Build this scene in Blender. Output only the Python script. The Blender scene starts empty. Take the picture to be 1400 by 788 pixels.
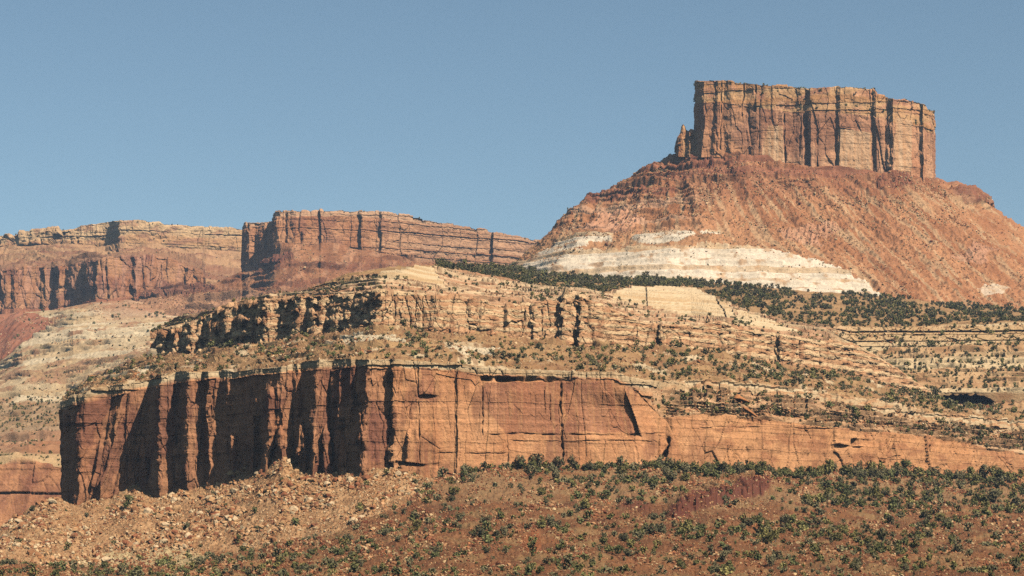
import bpy, bmesh, math, time
import numpy as np
T0 = time.time()
SC = bpy.context.scene
COL = SC.collection
f32 = np.float32
rng = np.random.default_rng(7)

# ------------------------------------------------------------------ survey of the place: sight lines -> points
FPX = 3293.0
HY = 815.0
TH = math.atan((HY - 394.0) / FPX)
CT, ST = math.cos(TH), math.sin(TH)

def at(px, py, D):
    """point seen along sight line (px,py) of the survey, D metres north of the viewpoint"""
    px = np.asarray(px, float); py = np.asarray(py, float); D = np.asarray(D, float)
    x = (px - 700.0) / FPX
    y = (394.0 - py) / FPX
    dy = CT - y * ST
    dz = ST + y * CT
    k = D / dy
    return np.stack(np.broadcast_arrays(x * k, D, dz * k), -1)

# ------------------------------------------------------------------ noise
_pr = np.random.default_rng(11)
PT = _pr.permutation(256).astype(np.int32); PT = np.concatenate([PT, PT, PT])
_g = _pr.normal(size=(256, 3)); GR = (_g / np.linalg.norm(_g, axis=1, keepdims=True)).astype(f32)

from concurrent.futures import ThreadPoolExecutor
_POOL = ThreadPoolExecutor(4)
def _chunked(fn, arrs, nout):
    arrs = np.broadcast_arrays(*[np.asarray(a, f32) for a in arrs])
    shp = arrs[0].shape; n = arrs[0].size
    if n < 40000: return fn(*arrs)
    fl = [a.reshape(-1) for a in arrs]; st = 24576
    outs = [np.empty(n, f32) for _ in range(nout)]
    def job(i):
        r = fn(*[a[i:i + st] for a in fl])
        if nout == 1: outs[0][i:i + st] = r
        else:
            for o, v in zip(outs, r): o[i:i + st] = v
    list(_POOL.map(job, range(0, n, st)))
    outs = [o.reshape(shp) for o in outs]
    return outs[0] if nout == 1 else tuple(outs)

def perlin(x, y, z):
    return _chunked(_perlin, (x, y, z), 1)

def worley(x, y, seed=1, jit=0.9):
    return _chunked(lambda a, b: _worley(a, b, seed, jit), (x, y), 3)

def _perlin(x, y, z):
    xi = np.floor(x); yi = np.floor(y); zi = np.floor(z)
    xf = x - xi; yf = y - yi; zf = z - zi
    X = xi.astype(np.int32) & 255; Y = yi.astype(np.int32) & 255; Z = zi.astype(np.int32) & 255
    u = xf * xf * xf * (xf * (xf * 6 - 15) + 10)
    v = yf * yf * yf * (yf * (yf * 6 - 15) + 10)
    w = zf * zf * zf * (zf * (zf * 6 - 15) + 10)
    out = 0
    A = [PT[X], PT[X + 1]]
    for i in (0, 1):
        for j in (0, 1):
            B = PT[A[i] + Y + j]
            for k in (0, 1):
                h = PT[B + Z + k]
                g = GR[h]
                d = g[..., 0] * (xf - i) + g[..., 1] * (yf - j) + g[..., 2] * (zf - k)
                out = out + d * (u if i else 1 - u) * (v if j else 1 - v) * (w if k else 1 - w)
    return out * 1.6

def fbm(x, y, z, oct=3, gain=0.5):
    r = 0; a = 1.0; s = 1.0
    for o in range(oct):
        r = r + a * perlin(x * s + 17.3 * o, y * s + 5.1 * o, z * s - 9.7 * o)
        a *= gain; s *= 2.07
    return r

def _h2(ix, iy, seed):
    n = (ix * 374761393 + iy * 668265263 + seed * 974711) & 0x7fffffff
    n = ((n ^ (n >> 13)) * 1274126177) & 0x7fffffff
    return ((n ^ (n >> 16)) & 0xffff).astype(f32) / 65535.0

def _worley(x, y, seed=1, jit=0.9):
    x = np.asarray(x, f32); y = np.asarray(y, f32)
    xi = np.floor(x).astype(np.int64); yi = np.floor(y).astype(np.int64)
    f1 = np.full(x.shape, 9.0, f32); f2 = np.full(x.shape, 9.0, f32); cid = np.zeros(x.shape, f32)
    for dx in (-1, 0, 1):
        for dy in (-1, 0, 1):
            cx = xi + dx; cy = yi + dy
            px = cx + 0.5 + jit * (_h2(cx, cy, seed) - 0.5)
            py = cy + 0.5 + jit * (_h2(cx, cy, seed + 31) - 0.5)
            d = np.sqrt((px - x) ** 2 + (py - y) ** 2).astype(f32)
            idv = _h2(cx, cy, seed + 77)
            m = d < f1
            f2 = np.where(m, f1, np.minimum(f2, d))
            cid = np.where(m, idv, cid)
            f1 = np.where(m, d, f1)
    return f1, f2, cid

def sstep(a, b, x):
    t = np.clip((x - a) / (b - a + 1e-9), 0, 1)
    return t * t * (3 - 2 * t)

def beds(z, thick, seed, lo=-60, hi=700):
    """random value of the rock bed at height z, beds of random thickness"""
    r = np.random.default_rng(seed)
    t = thick * r.uniform(0.35, 1.9, int((hi - lo) / thick * 1.3) + 8)
    b = lo + np.cumsum(t)
    val = r.uniform(0, 1, len(b) + 1).astype(f32)
    i = np.searchsorted(b, z)
    i = np.clip(i, 1, len(b) - 1)
    frac = (z - b[i - 1]) / (b[i] - b[i - 1])
    return val[i], np.clip(frac, 0, 1).astype(f32)

def terrace(z, thick, seed, sharp=0.3):
    r = np.random.default_rng(seed)
    b = -60 + np.cumsum(thick * r.uniform(0.4, 1.8, int(760 / thick * 1.3) + 8))
    i = np.clip(np.searchsorted(b, z), 1, len(b) - 1)
    fr = (z - b[i - 1]) / (b[i] - b[i - 1])
    return (b[i - 1] + (b[i] - b[i - 1]) * sstep(0.5 - sharp, 0.5 + sharp, fr) - z).astype(f32)

def shelf(P, zw, thick, seed, amt, over, sharp=0.15):
    """bedded ledges: flat treads, steep risers, and treads that overhang the riser below. zw = warped height"""
    r = np.random.default_rng(seed)
    b = -60 + np.cumsum(thick * r.uniform(0.4, 1.8, int(760 / thick * 1.3) + 8))
    i = np.clip(np.searchsorted(b, zw), 1, len(b) - 1)
    fr = (zw - b[i - 1]) / (b[i] - b[i - 1])
    dz = b[i - 1] + (b[i] - b[i - 1]) * sstep(0.5 - sharp, 0.5 + sharp, fr) - zw
    P[..., 2] += amt * dz
    lo = np.exp(-((fr - (0.5 - 0.6 * sharp)) / (sharp * 0.5)) ** 2); hi = np.exp(-((fr - (0.5 + 0.9 * sharp)) / (sharp * 0.6)) ** 2)
    P[..., 1] += amt * over * (lo - hi)
    return r.uniform(0, 1, len(b) + 1)[i].astype(f32)

def inpoly(px, py, poly):
    r = np.zeros(px.shape, bool)
    n = len(poly)
    for i in range(n):
        x0, y0 = poly[i]; x1, y1 = poly[(i + 1) % n]
        if y0 == y1: continue
        c = ((y0 > py) != (y1 > py)) & (px < (x1 - x0) * (py - y0) / (y1 - y0) + x0)
        r ^= c
    return r

# ------------------------------------------------------------------ colours (sRGB looks -> linear albedo)
ALB = 0.68
def C(h, k=ALB):
    v = np.array([int(h[i:i + 2], 16) for i in (1, 3, 5)]) / 255.0
    l = np.where(v <= 0.04045, v / 12.92, ((v + 0.055) / 1.055) ** 2.4)
    return (l * k).astype(f32)

def mix(a, b, t):
    t = np.clip(t, 0, 1)[..., None]
    return a * (1 - t) + b * t

# ------------------------------------------------------------------ meshes
def make_mesh(name, V, quads=None, tris=None, col=None, smooth=False):
    me = bpy.data.meshes.new(name)
    V = np.ascontiguousarray(V.reshape(-1, 3), f32)
    F = quads if quads is not None else tris
    k = 4 if quads is not None else 3
    F = np.ascontiguousarray(F.reshape(-1, k), np.int32)
    me.vertices.add(len(V)); me.vertices.foreach_set('co', V.ravel())
    me.loops.add(F.size); me.loops.foreach_set('vertex_index', F.ravel())
    me.polygons.add(len(F))
    me.polygons.foreach_set('loop_start', np.arange(0, F.size, k, dtype=np.int32))
    if smooth:
        me.polygons.foreach_set('use_smooth', np.ones(len(F), bool))
    else:
        a = me.attributes.new('sharp_face', 'BOOLEAN', 'FACE'); a.data.foreach_set('value', np.ones(len(F), bool))
    if col is not None:
        a = me.attributes.new('rock_tint', 'FLOAT_COLOR', 'POINT')
        c4 = np.ones((len(V), 4), f32); c4[:, :3] = np.clip(col.reshape(-1, 3), 0.005, 0.9)
        a.data.foreach_set('color', c4.ravel())
    me.update()
    return me

def grid_quads(R, Cn):
    i = np.arange(R * Cn, dtype=np.int32).reshape(R, Cn)
    return np.stack([i[:-1, :-1], i[1:, :-1], i[1:, 1:], i[:-1, 1:]], -1).reshape(-1, 4)

def link(name, me, mat=None, parent=None, kind=None, label=None, cat=None, group=None, loc=None):
    o = bpy.data.objects.new(name, me); COL.objects.link(o)
    if mat is not None and me is not None and not me.materials: me.materials.append(mat)
    if parent is not None: o.parent = parent
    if kind: o['kind'] = kind
    if label: o['label'] = label
    if cat: o['category'] = cat
    if group: o['group'] = group
    if loc is not None: o.location = loc
    return o

# ------------------------------------------------------------------ materials
def nodes_of(name):
    m = bpy.data.materials.new(name); m.use_nodes = True
    nt = m.node_tree; nt.nodes.clear()
    out = nt.nodes.new('ShaderNodeOutputMaterial')
    b = nt.nodes.new('ShaderNodeBsdfPrincipled')
    nt.links.new(b.outputs[0], out.inputs[0])
    return m, nt, b

def rock_material(name, fine, bump_d, rough=0.95):
    m, nt, b = nodes_of(name)
    N = nt.nodes.new; L = nt.links.new
    at_ = N('ShaderNodeAttribute'); at_.attribute_name = 'rock_tint'
    geo = N('ShaderNodeNewGeometry')
    n1 = N('ShaderNodeTexNoise'); n1.inputs['Scale'].default_value = fine; n1.inputs['Detail'].default_value = 5; n1.inputs['Roughness'].default_value = 0.65
    L(geo.outputs['Position'], n1.inputs['Vector'])
    mr = N('ShaderNodeMapRange'); mr.inputs[1].default_value = 0.3; mr.inputs[2].default_value = 0.7; mr.inputs[3].default_value = 0.78; mr.inputs[4].default_value = 1.2
    L(n1.outputs['Fac'], mr.inputs[0])
    mx = N('ShaderNodeMix'); mx.data_type = 'RGBA'; mx.blend_type = 'MULTIPLY'; mx.inputs[0].default_value = 1
    L(at_.outputs['Color'], mx.inputs[6])
    cmb = N('ShaderNodeCombineColor')
    for i in range(3): L(mr.outputs[0], cmb.inputs[i])
    L(cmb.outputs[0], mx.inputs[7])
    L(mx.outputs[2], b.inputs['Base Color'])
    b.inputs['Roughness'].default_value = rough
    b.inputs['Specular IOR Level'].default_value = 0.1
    n2 = N('ShaderNodeTexNoise'); n2.inputs['Scale'].default_value = fine * 0.7; n2.inputs['Detail'].default_value = 6; n2.inputs['Roughness'].default_value = 0.7
    L(geo.outputs['Position'], n2.inputs['Vector'])
    bp = N('ShaderNodeBump'); bp.inputs['Strength'].default_value = 0.8; bp.inputs['Distance'].default_value = bump_d
    L(n2.outputs['Fac'], bp.inputs['Height']); L(bp.outputs[0], b.inputs['Normal'])
    return m

M_NEAR = rock_material('sandstone_near', 1.6, 0.5)
M_MID = rock_material('sandstone_mid', 0.9, 0.9)
M_FAR = rock_material('sandstone_far', 0.45, 1.8)

def foliage_material(name):
    m, nt, b = nodes_of(name)
    N = nt.nodes.new; L = nt.links.new
    at_ = N('ShaderNodeAttribute'); at_.attribute_name = 'rock_tint'
    oi = N('ShaderNodeObjectInfo')
    mr = N('ShaderNodeMapRange'); mr.inputs[3].default_value = 0.78; mr.inputs[4].default_value = 1.3
    L(oi.outputs['Random'], mr.inputs[0])
    geo = N('ShaderNodeNewGeometry')
    n1 = N('ShaderNodeTexNoise'); n1.inputs['Scale'].default_value = 1.2; n1.inputs['Detail'].default_value = 3
    L(geo.outputs['Position'], n1.inputs['Vector'])
    mr2 = N('ShaderNodeMapRange'); mr2.inputs[1].default_value = 0.3; mr2.inputs[2].default_value = 0.7; mr2.inputs[3].default_value = 0.75; mr2.inputs[4].default_value = 1.25
    L(n1.outputs['Fac'], mr2.inputs[0])
    mu = N('ShaderNodeMath'); mu.operation = 'MULTIPLY'; L(mr.outputs[0], mu.inputs[0]); L(mr2.outputs[0], mu.inputs[1])
    cmb = N('ShaderNodeCombineColor')
    for i in range(3): L(mu.outputs[0], cmb.inputs[i])
    mx = N('ShaderNodeMix'); mx.data_type = 'RGBA'; mx.blend_type = 'MULTIPLY'; mx.inputs[0].default_value = 1
    L(at_.outputs['Color'], mx.inputs[6]); L(cmb.outputs[0], mx.inputs[7])
    L(mx.outputs[2], b.inputs['Base Color'])
    b.inputs['Roughness'].default_value = 0.85; b.inputs['Specular IOR Level'].default_value = 0.15
    return m
M_LEAF = foliage_material('juniper_foliage')

def bark_material():
    m, nt, b = nodes_of('juniper_bark')
    N = nt.nodes.new; L = nt.links.new
    geo = N('ShaderNodeTexCoord')
    n1 = N('ShaderNodeTexNoise'); n1.inputs['Scale'].default_value = 9
    L(geo.outputs['Object'], n1.inputs['Vector'])
    cr = N('ShaderNodeValToRGB'); cr.color_ramp.elements[0].color = (0.09, 0.06, 0.04, 1); cr.color_ramp.elements[1].color = (0.22, 0.16, 0.11, 1)
    L(n1.outputs['Fac'], cr.inputs[0]); L(cr.outputs[0], b.inputs['Base Color'])
    b.inputs['Roughness'].default_value = 0.9
    return m
M_BARK = bark_material()

# ------------------------------------------------------------------ landform builder
class Land: pass

def ip(x, pts, k):
    a = np.array(pts, float)
    return np.interp(x, a[:, 0], a[:, k])

def loft(lines, rows, ease=None):
    """lines: list of (px[C],py[C],D[C]); rows per gap. returns PX,PY,DD,SEG,V"""
    PX = []; PY = []; DD = []; SG = []; VV = []
    n = len(lines) - 1
    for i in range(n):
        r = rows[i]
        t = np.linspace(0, 1, r, endpoint=(i == n - 1))
        e = t if not ease or ease[i] is None else ease[i](t)
        a = lines[i]; b = lines[i + 1]
        PX.append(a[0] + (b[0] - a[0]) * t[:, None]); PY.append(a[1] + (b[1] - a[1]) * t[:, None])
        DD.append(a[2] + (b[2] - a[2]) * e[:, None])
        SG.append(np.full(r, i)); VV.append(t)
    return np.concatenate(PX), np.concatenate(PY), np.concatenate(DD), np.concatenate(SG)[:, None], np.concatenate(VV)[:, None]

def normals(P):
    dr = np.gradient(P, axis=0); dc = np.gradient(P, axis=1)
    n = np.cross(dr, dc)
    return n / (np.linalg.norm(n, axis=-1, keepdims=True) + 1e-9)

def arclen(P):
    d = np.linalg.norm(np.diff(P[..., :2], axis=1), axis=-1)
    d = np.median(d, axis=0)
    return np.concatenate([[0], np.cumsum(d)]).astype(f32)[None, :]

def joints(S, Z, w, asp, amp, crack, seed, wob=0.25, ck=0.06):
    """jointed rock: blocks between near-vertical cracks"""
    wx = S / w + wob * perlin(S / (w * 2.2), Z / (w * 2.2), seed * 3.1)
    wz = Z / (w * asp) + wob * perlin(S / (w * 1.5), Z / (w * 3), seed * 1.7 + 9)
    f1, f2, cid = worley(wx, wz, seed)
    mod = sstep(-0.15, 0.35, perlin(S / (w * 1.3), Z / (w * 1.9), seed * 2.3))
    return amp * (cid - 0.5) - crack * mod * np.exp(-(f2 - f1) / ck), cid

def dense_cols(knots, step):
    """columns through knots (px_top, px_foot, D); step in px"""
    k = np.array(knots, float)
    d = np.maximum(np.abs(np.diff((k[:, 0] + k[:, 1]) / 2)), np.abs(np.diff(k[:, 2])) * 0.55)
    out = []
    for i in range(len(d)):
        m = max(2, int(math.ceil(d[i] / step)))
        t = np.linspace(0, 1, m, endpoint=False)[:, None]
        out.append(k[i] + (k[i + 1] - k[i]) * t)
    out.append(k[-1:]); o = np.concatenate(out)
    return o[:, 0], o[:, 1], o[:, 2]

def warpD(Drow, amount):
    """let the fins of a wall wander sideways with height; amount in columns"""
    n_ = len(Drow); x = np.arange(n_)[None, :] + amount
    return np.interp(np.clip(x, 0, n_ - 1).ravel(), np.arange(n_), Drow).reshape(x.shape)

def finish(L, name, mat, kind='structure', label=None, cat=None, parent=None, smooth=False):
    R, Cn = L.P.shape[:2]
    me = make_mesh(name, L.P, quads=grid_quads(R, Cn), col=L.col, smooth=smooth)
    L.N = normals(L.P)
    L.obj = link(name, me, mat, parent, kind if parent is None else None, label, cat)
    print('%-24s %7d verts %.1fs' % (name, R * Cn, time.time() - T0))
    return L

# =================================================================== LANDFORMS
# ---- the lower red cliff: knots along its foot (px at rim, px at foot, distance)
C1K = [(87, 93, 1120), (86, 88, 962), (104, 98, 945), (118, 104, 938), (150, 114, 943), (168, 128, 934), (205, 184, 941), (220, 222, 906),
       (240, 240, 909), (258, 256, 890), (276, 280, 893), (284, 285, 882), (299, 296, 885), (385, 385, 829), (400, 399, 833), (406, 405, 829), (412, 412, 831),
       (436, 424, 811), (457, 457, 815), (480, 470, 796), (486, 489, 798), (504, 498, 781), (533, 531, 785), (539, 537, 779.5),
       (569, 567, 781), (574, 574, 780.6), (622, 621, 783), (626, 625, 782), (700, 700, 786), (770, 770, 790), (855, 873, 792), (905, 904, 801), (911, 907, 801.6), (920, 917, 801.2),
       (1000, 1000, 815), (1110, 1110, 840), (1200, 1200, 868), (1300, 1300, 902), (1400, 1400, 938), (1650, 1650, 1040)]
RIM1 = [(80, 551), (86, 549), (103, 541), (133, 531), (169, 524), (205, 519), (241, 509), (291, 508), (320, 508), (357, 503), (390, 500), (423, 494), (456, 492), (499, 491),
        (533, 491), (569, 495), (621, 498), (661, 503), (710, 505), (809, 508), (841, 509), (858, 515), (880, 522), (919, 521), (966, 521), (997, 521), (1056, 527),
        (1114, 535), (1173, 544), (1232, 556), (1290, 566), (1400, 577), (1650, 602)]
LIP1 = [(80, 562), (200, 531), (300, 518), (500, 502), (621, 507), (700, 516), (840, 520), (870, 535), (905, 572), (927, 570), (958, 567), (1036, 571), (1095, 580), (1154, 587), (1212, 593),
        (1271, 597), (1322, 605), (1349, 615), (1400, 620), (1650, 640)]
FOOT1 = [(-250, 790), (0, 724), (40, 696), (72, 680), (88, 684), (104, 686), (152, 678), (168, 666), (184, 656), (210, 672), (248, 666), (280, 660), (312, 652), (344, 638), (368, 622), (380, 614), (387, 610), (394, 620),
         (403, 633), (420, 640), (472, 642), (504, 632), (532, 634), (560, 638), (575, 647), (588, 657), (621, 647), (664, 641), (710, 639), (776, 634), (809, 631), (841, 631),
         (940, 631), (1028, 632), (1134, 636), (1212, 643), (1302, 649), (1400, 652), (1650, 660)]
FOOT2 = [(80, 547), (88, 541), (121, 516), (147, 506), (177, 494), (217, 482), (258, 482), (294, 470), (331, 467), (353, 469), (383, 461), (408, 452), (421, 456), (477, 447), (510, 438), (550, 440), (596, 450),
         (661, 451), (694, 454), (727, 463), (757, 461), (794, 468), (840, 462), (903, 471), (954, 474), (976, 474), (989, 478), (1032, 489), (1096, 498), (1159, 507), (1180, 513), (1231, 528),
         (1271, 537), (1300, 548), (1400, 562), (1650, 585)]
D2K = [(80, 1060), (215, 1075), (262, 1050), (300, 1032), (400, 988), (520, 945), (600, 938), (700, 953), (800, 962), (900, 978), (1000, 1003), (1100, 1043), (1200, 1092), (1275, 1128), (1300, 1105), (1400, 1110), (1650, 1180)]

C1K = [(a, b, d if d > 1000 or a > 540 else 781 + (d - 781) * 0.62) for (a, b, d) in C1K]
pt, pf, D = dense_cols(C1K, 0.85)
rim = ip(pt, RIM1, 1); lip = ip(pt, LIP1, 1); foot = ip(pf, FOOT1, 1) + 26
back = ip(pt, FOOT2, 1) + 3
Dback = ip(pt, D2K, 1) + 8
right = sstep(880, 940, pt)
Dsm = np.convolve(np.pad(D, 120, mode='edge'), np.ones(241) / 241, 'valid')
capb = rim + (9 + 5 * right) * (1 + 0.45 * right * fbm(pt / 16, 3.0, 8.0, 3))
lines = [(pt, back, Dback), (pt, rim, D + 0.8 + 34 * right), (pt, capb, D + 0.4 + 30 * right), (pt, np.maximum(lip, capb + 1.5), D), (pf, foot, D - 3)]
L = Land()
PX, PY, DD, SG, V = loft(lines, [150, 26, 115, 190])
# bench behind the rim loses the fins of the rim
m0 = (SG == 0)
DD = np.where(m0, Dback + (Dsm + 34 * right - Dback) * V + (D - Dsm) * V ** 7, DD)
wv = 2.2 * fbm(PX / 26, PY / 26, 4.4, 3) * sstep(0, 12, PY - rim[None, :]) * (1 - 0.6 * sstep(540, 600, PX))
DD = np.where(SG >= 1, DD + (warpD(D, wv / 0.85 * 1.4) - D[None, :]) * np.where(SG >= 1, 1, 0), DD)
# free-standing spires and slabs in front of the face, alcoves
def bump(px, y0, y1, w, dep, lean=0.0):
    global DD
    t = np.clip((PY - y0) / (y1 - y0), 0, 1)
    x = (PX - px - lean * (PY - y0)) / (w * (0.35 + 0.65 * sstep(0, 0.6, t)))
    DD = DD - dep * np.exp(-x ** 4) * sstep(y0 - 4, y0 + 10, PY) * (SG == 3)
ed = 858 + 0.36 * (PY - 545)
pan = sstep(ed - 95, ed - 10, PX) * sstep(ed + 0.8, ed - 0.8, PX) * sstep(528, 566, PY) * sstep(600, 594, PY)
DD = DD + 3.0 * pan * (SG == 3)
bump(371, 532, 650, 5, 6, -0.06); bump(346, 566, 650, 4.5, 5, -0.03); bump(318, 590, 660, 5, 4); bump(196, 600, 680, 5, 4); bump(490, 558, 640, 10, 6); bump(411, 573, 640, 7, 7); bump(429, 590, 640, 6, 5); bump(446, 585, 640, 6, 4); bump(384, 585, 640, 6, 4); bump(560, 590, 650, 7, 2.5)
P = at(PX, PY, DD)
S = arclen(at(pf[None, :].repeat(2, 0), foot[None, :].repeat(2, 0), D[None, :].repeat(2, 0)))
n = normals(P)
Z = P[..., 2]
face = (SG >= 1) & ~((SG == 2) & (PX > 890))
front = sstep(530, 590, PX) * (SG >= 3) * (1 - 0.4 * sstep(900, 960, PX))
d1, id1 = joints(S, Z, 9.0, 5.0, 2.0, 1.0, 3)
d2, id2 = joints(S, Z, 3.1, 3.2, 0.9, 0.7, 5)
d3, id3 = joints(S, Z, 14.0, 1.1, 1.6, 0.3, 21, ck=0.02)
b1, fr1 = beds(Z + 0.5 * perlin(S / 14, Z / 9, 1.0), 3.4, 5)
b2, fr2 = beds(Z + 0.2 * perlin(S / 6, Z / 4, 4.0), 0.9, 6)
ledge = (SG >= 1) & (SG <= 2)
disp = np.where(ledge, d2 * (0.9 + 0.8 * right[None, :]) + 1.2 * (b1 - 0.5) + 1.0 * (b2 - 0.5), d1 * (1 - 0.72 * front) + d2 * (1 - 0.75 * front) + d3 * 0.3 + (0.5 - 0.25 * front) * (b1 - 0.5) - 0.2 * np.exp(-fr1 / 0.05) * sstep(0.1, 0.6, perlin(S / 24, Z / 6, 31.0)) + (0.15 - 0.08 * front) * (b2 - 0.5))
disp = disp + (0.4 + 0.1 * (1 - front)) * fbm(S / 6, Z / 9, P[..., 1] / 6, 4) + 0.3 * (1 - front) * fbm(S / 1.2, Z / 4, 3.0, 2)
# named cracks of the face: px, py from, py to, width, depth
def crack(px, y0, y1, w, dep, lean=0.0):
    global disp
    c = PX - px - lean * (PY - y0) - 1.6 * perlin(PY / 17, px * 0.1, 0.0) - 0.5 * perlin(PY / 4, px * 0.1, 3.0)
    ww = w * (0.8 + 0.7 * perlin(PY / 12, px * .3, 9.0))
    dep = dep * 0.75 * (0.25 + sstep(-0.35, 0.25, perlin(PY / 10, px * .3, 5.0)))
    disp = disp - dep * np.exp(-(c / np.maximum(ww, 0.35)) ** 2) * sstep(y0 - 2, y0 + 2, PY) * sstep(y1 + 2, y1 - 2, PY)
crack(767, 520, 636, 1.2, 2.2, 0.02); crack(624, 500, 640, 1.0, 1.3); crack(660, 512, 596, .9, 1.2); crack(535, 493, 640, 2.2, 3.0); crack(571, 500, 640, 1.1, 1.3, 0.02); crack(694, 595, 636, 0.8, 1)
crack(1222, 596, 640, 1.2, 1.5, -0.1); crack(1270, 600, 640, 1.1, 1.4); crack(1040, 574, 606, 1.2, 1.0, -0.15); crack(902, 595, 632, 1.0, 1.4); crack(914, 598, 632, 2.4, 3.6, -0.16); crack(753, 540, 575, .8, .8); crack(745, 530, 566, .7, .6)
crack(1100, 582, 600, 1.0, 1.2, 0.5); crack(1160, 590, 615, .9, .8)
def slot(x0, x1, y, h, dep):
    global disp
    e = sstep(x0 - 6, x0 + 6, PX) * sstep(x1 + 6, x1 - 6, PX)
    hh = h * (0.85 + 0.8 * perlin(PX / 22, y * .3, 2.0))
    dep = dep * (0.15 + sstep(-0.4, 0.25, perlin(PX / 17, y * 0.37, 7.0)))
    disp = disp - dep * e * np.exp(-((PY - y - 2.2 * perlin(PX / 40, y * .1, 3.0) - 0.7 * perlin(PX / 8, y * .1, 3.0)) / np.maximum(hh, 0.4)) ** 4)
slot(660, 776, 518.5, 3.0, 3.2); slot(670, 905, 594, 1.0, 0.7); slot(700, 900, 603, 0.8, 0.4); slot(570, 596, 543, 2.5, 2.2); slot(1140, 1180, 611, 3, 1.5); slot(1166, 1186, 605, 5, 3)
slot(960, 1240, 585, 0.8, 0.5); slot(600, 690, 620, .8, .5); slot(533, 600, 636, 3, 1.5)
nf = n.copy()
# bench: small steps, hummocks, rocks
tb = terrace(Z + 0.8 * perlin(P[..., 0] / 18, P[..., 1] / 18, 0.5), 2.2, 9, 0.16)
msk = sstep(-0.15, 0.4, perlin(P[..., 0] / 26, P[..., 1] / 26, 7.0))
f1, f2, cid = worley(P[..., 0] / 1.6, P[..., 1] / 2.4, 17)
hum = 1.0 * fbm(P[..., 0] / 14, P[..., 1] / 14, 2.0, 3) + tb * 0.9 * msk + 1.5 * (cid > 0.62) * (0.5 - f1).clip(0)
benchm = ((SG == 0) | ((SG == 2) & (PX > 890)))
hum = hum * np.where(SG == 0, sstep(0, 0.04, V) * sstep(1.0, 0.985, V), 1.0)
r2 = (SG == 2) & (PX > 890)
hum = np.where(r2, 0.5 * hum + 0.0 * terrace(Z + 0.9 * perlin(P[..., 0] / 22, P[..., 1] / 22, 0.5) + 0.3 * perlin(P[..., 0] / 4, P[..., 1] / 4, 0.5), 1.5, 10, 0.14) * 1.0, hum)
sm = sstep(0.97, 1.0, V) * (SG == 0)
P = P + n * np.where(benchm, 0, disp)[..., None]
P[..., 2] += np.where(benchm, hum, 0)
shelf(P, Z + 1.1 * perlin(P[..., 0] / 24, P[..., 1] / 30, 0.5) + 0.35 * perlin(P[..., 0] / 5, P[..., 1] / 5, 0.5), 1.5, 10, np.where(r2, 1.0, 0) * sstep(-.5, 0, perlin(P[..., 0] / 13, Z / 3, 8.)) * sstep(895, 930, PX), 1.0, 0.16)
shelf(P, Z + 1.0 * perlin(P[..., 0] / 30, P[..., 1] / 40, 3.5) + 0.35 * perlin(P[..., 0] / 5, P[..., 1] / 5, 0.5), 2.4, 12, np.where(SG == 0, 0.8, 0) * sstep(0, 0.04, V) * sstep(1.0, 0.97, V) * sstep(-0.15, .15, perlin(P[..., 0] / 24, P[..., 1] / 30, 18.)), 1.3, 0.14)
# colours
jx = PX + 6 * fbm(P[..., 0] / 9, Z / 9, P[..., 1] / 9, 3); jy = PY + 4 * fbm(P[..., 0] / 7, Z / 7, P[..., 1] / 7 + 9, 3)
red = C('#dba070'); red2 = C('#c8895c'); varn = C('#80523f'); capc = C('#d6bb92'); cap2 = C('#bd9a70')
nz = fbm(S / 11, Z / 22, 3.0, 4)
c = mix(red, red2, 0.5 + 0.9 * nz)
st = fbm(S / 1.6, Z / 26, 8.0, 3)
var_ = sstep(0.0, 0.5, fbm(S / 13, Z / 15, 5.5, 3) + 0.35 * st + 0.25 * (id3 - 0.5))
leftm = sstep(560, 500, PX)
c = mix(c, varn, var_ * (0.6 + 0.15 * leftm))  # desert varnish, laid heavier on the left fins to deepen their shadow
panel = inpoly(jx, jy, [(662, 523), (762, 523), (766, 596), (745, 592), (690, 592), (662, 560)]) | inpoly(jx, jy, [(770, 524), (846, 520), (866, 594), (772, 590)]) | inpoly(jx, jy, [(505, 548), (532, 548), (532, 632), (500, 632)]) | inpoly(jx, jy, [(578, 500), (590, 500), (592, 545), (570, 545)])
c = mix(c, C('#96604a'), 0.6 * panel + 0.25 * panel * st)
c = mix(c, C('#d8a06c'), 0.45 * sstep(0.1, 0.6, st) * (SG == 3))
c = mix(c, C('#7c5142'), 0.45 * leftm * (SG == 3))  # left fins: browner rock, plus shadow darkness put into the colour
c = mix(c, C('#d49a68'), 0.5 * sstep(900, 1000, PX) * (SG >= 2))
c = mix(c, C('#a86e4c'), 0.55 * sstep(900, 1000, PX) * (SG == 3) * sstep(0.05, 0.4, fbm(S / 14, Z / 5, 71.0, 4) + 0.4 * (id1 - 0.5)))
c = c * (0.92 + 0.16 * b2)[..., None]
cc = mix(capc, cap2, b2 * 0.8 + 0.4 * nz)
capm = np.where(SG == 1, 1.0, np.where(SG == 2, np.where(PX > 890, 0.35 + 0.5 * (b1 > 0.5), 0.55 * (1 - V)), 0)) * (1 + 0 * PX)
cc = mix(cc, C('#c08c60'), right[None, :] * sstep(-.1, .35, fbm(S / 9, Z / 1.5, 41.0, 3)) * 0.8)
c = mix(c, cc, capm)
soil = mix(C('#b69063'), C('#9c7550'), 0.5 + 0.9 * fbm(P[..., 0] / 22, P[..., 1] / 22, 1.0, 4))
soil = mix(soil, C('#d8bd94'), sstep(0.3, 0.6, fbm(P[..., 0] / 13, P[..., 1] / 30, 4.0, 3)) * 0.9)
soil = mix(soil, C('#8d6446'), 0.6 * (cid > 0.85))
pale = inpoly(jx, jy, [(610, 474), (640, 473), (690, 478), (668, 486), (625, 485)]) | inpoly(jx, jy, [(186, 505), (202, 504), (203, 513), (184, 512)])| inpoly(jx, jy, [(465, 460), (540, 458), (556, 468), (470, 472)])
soil = mix(soil, C('#e0cba6'), 0.85 * pale)
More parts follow.
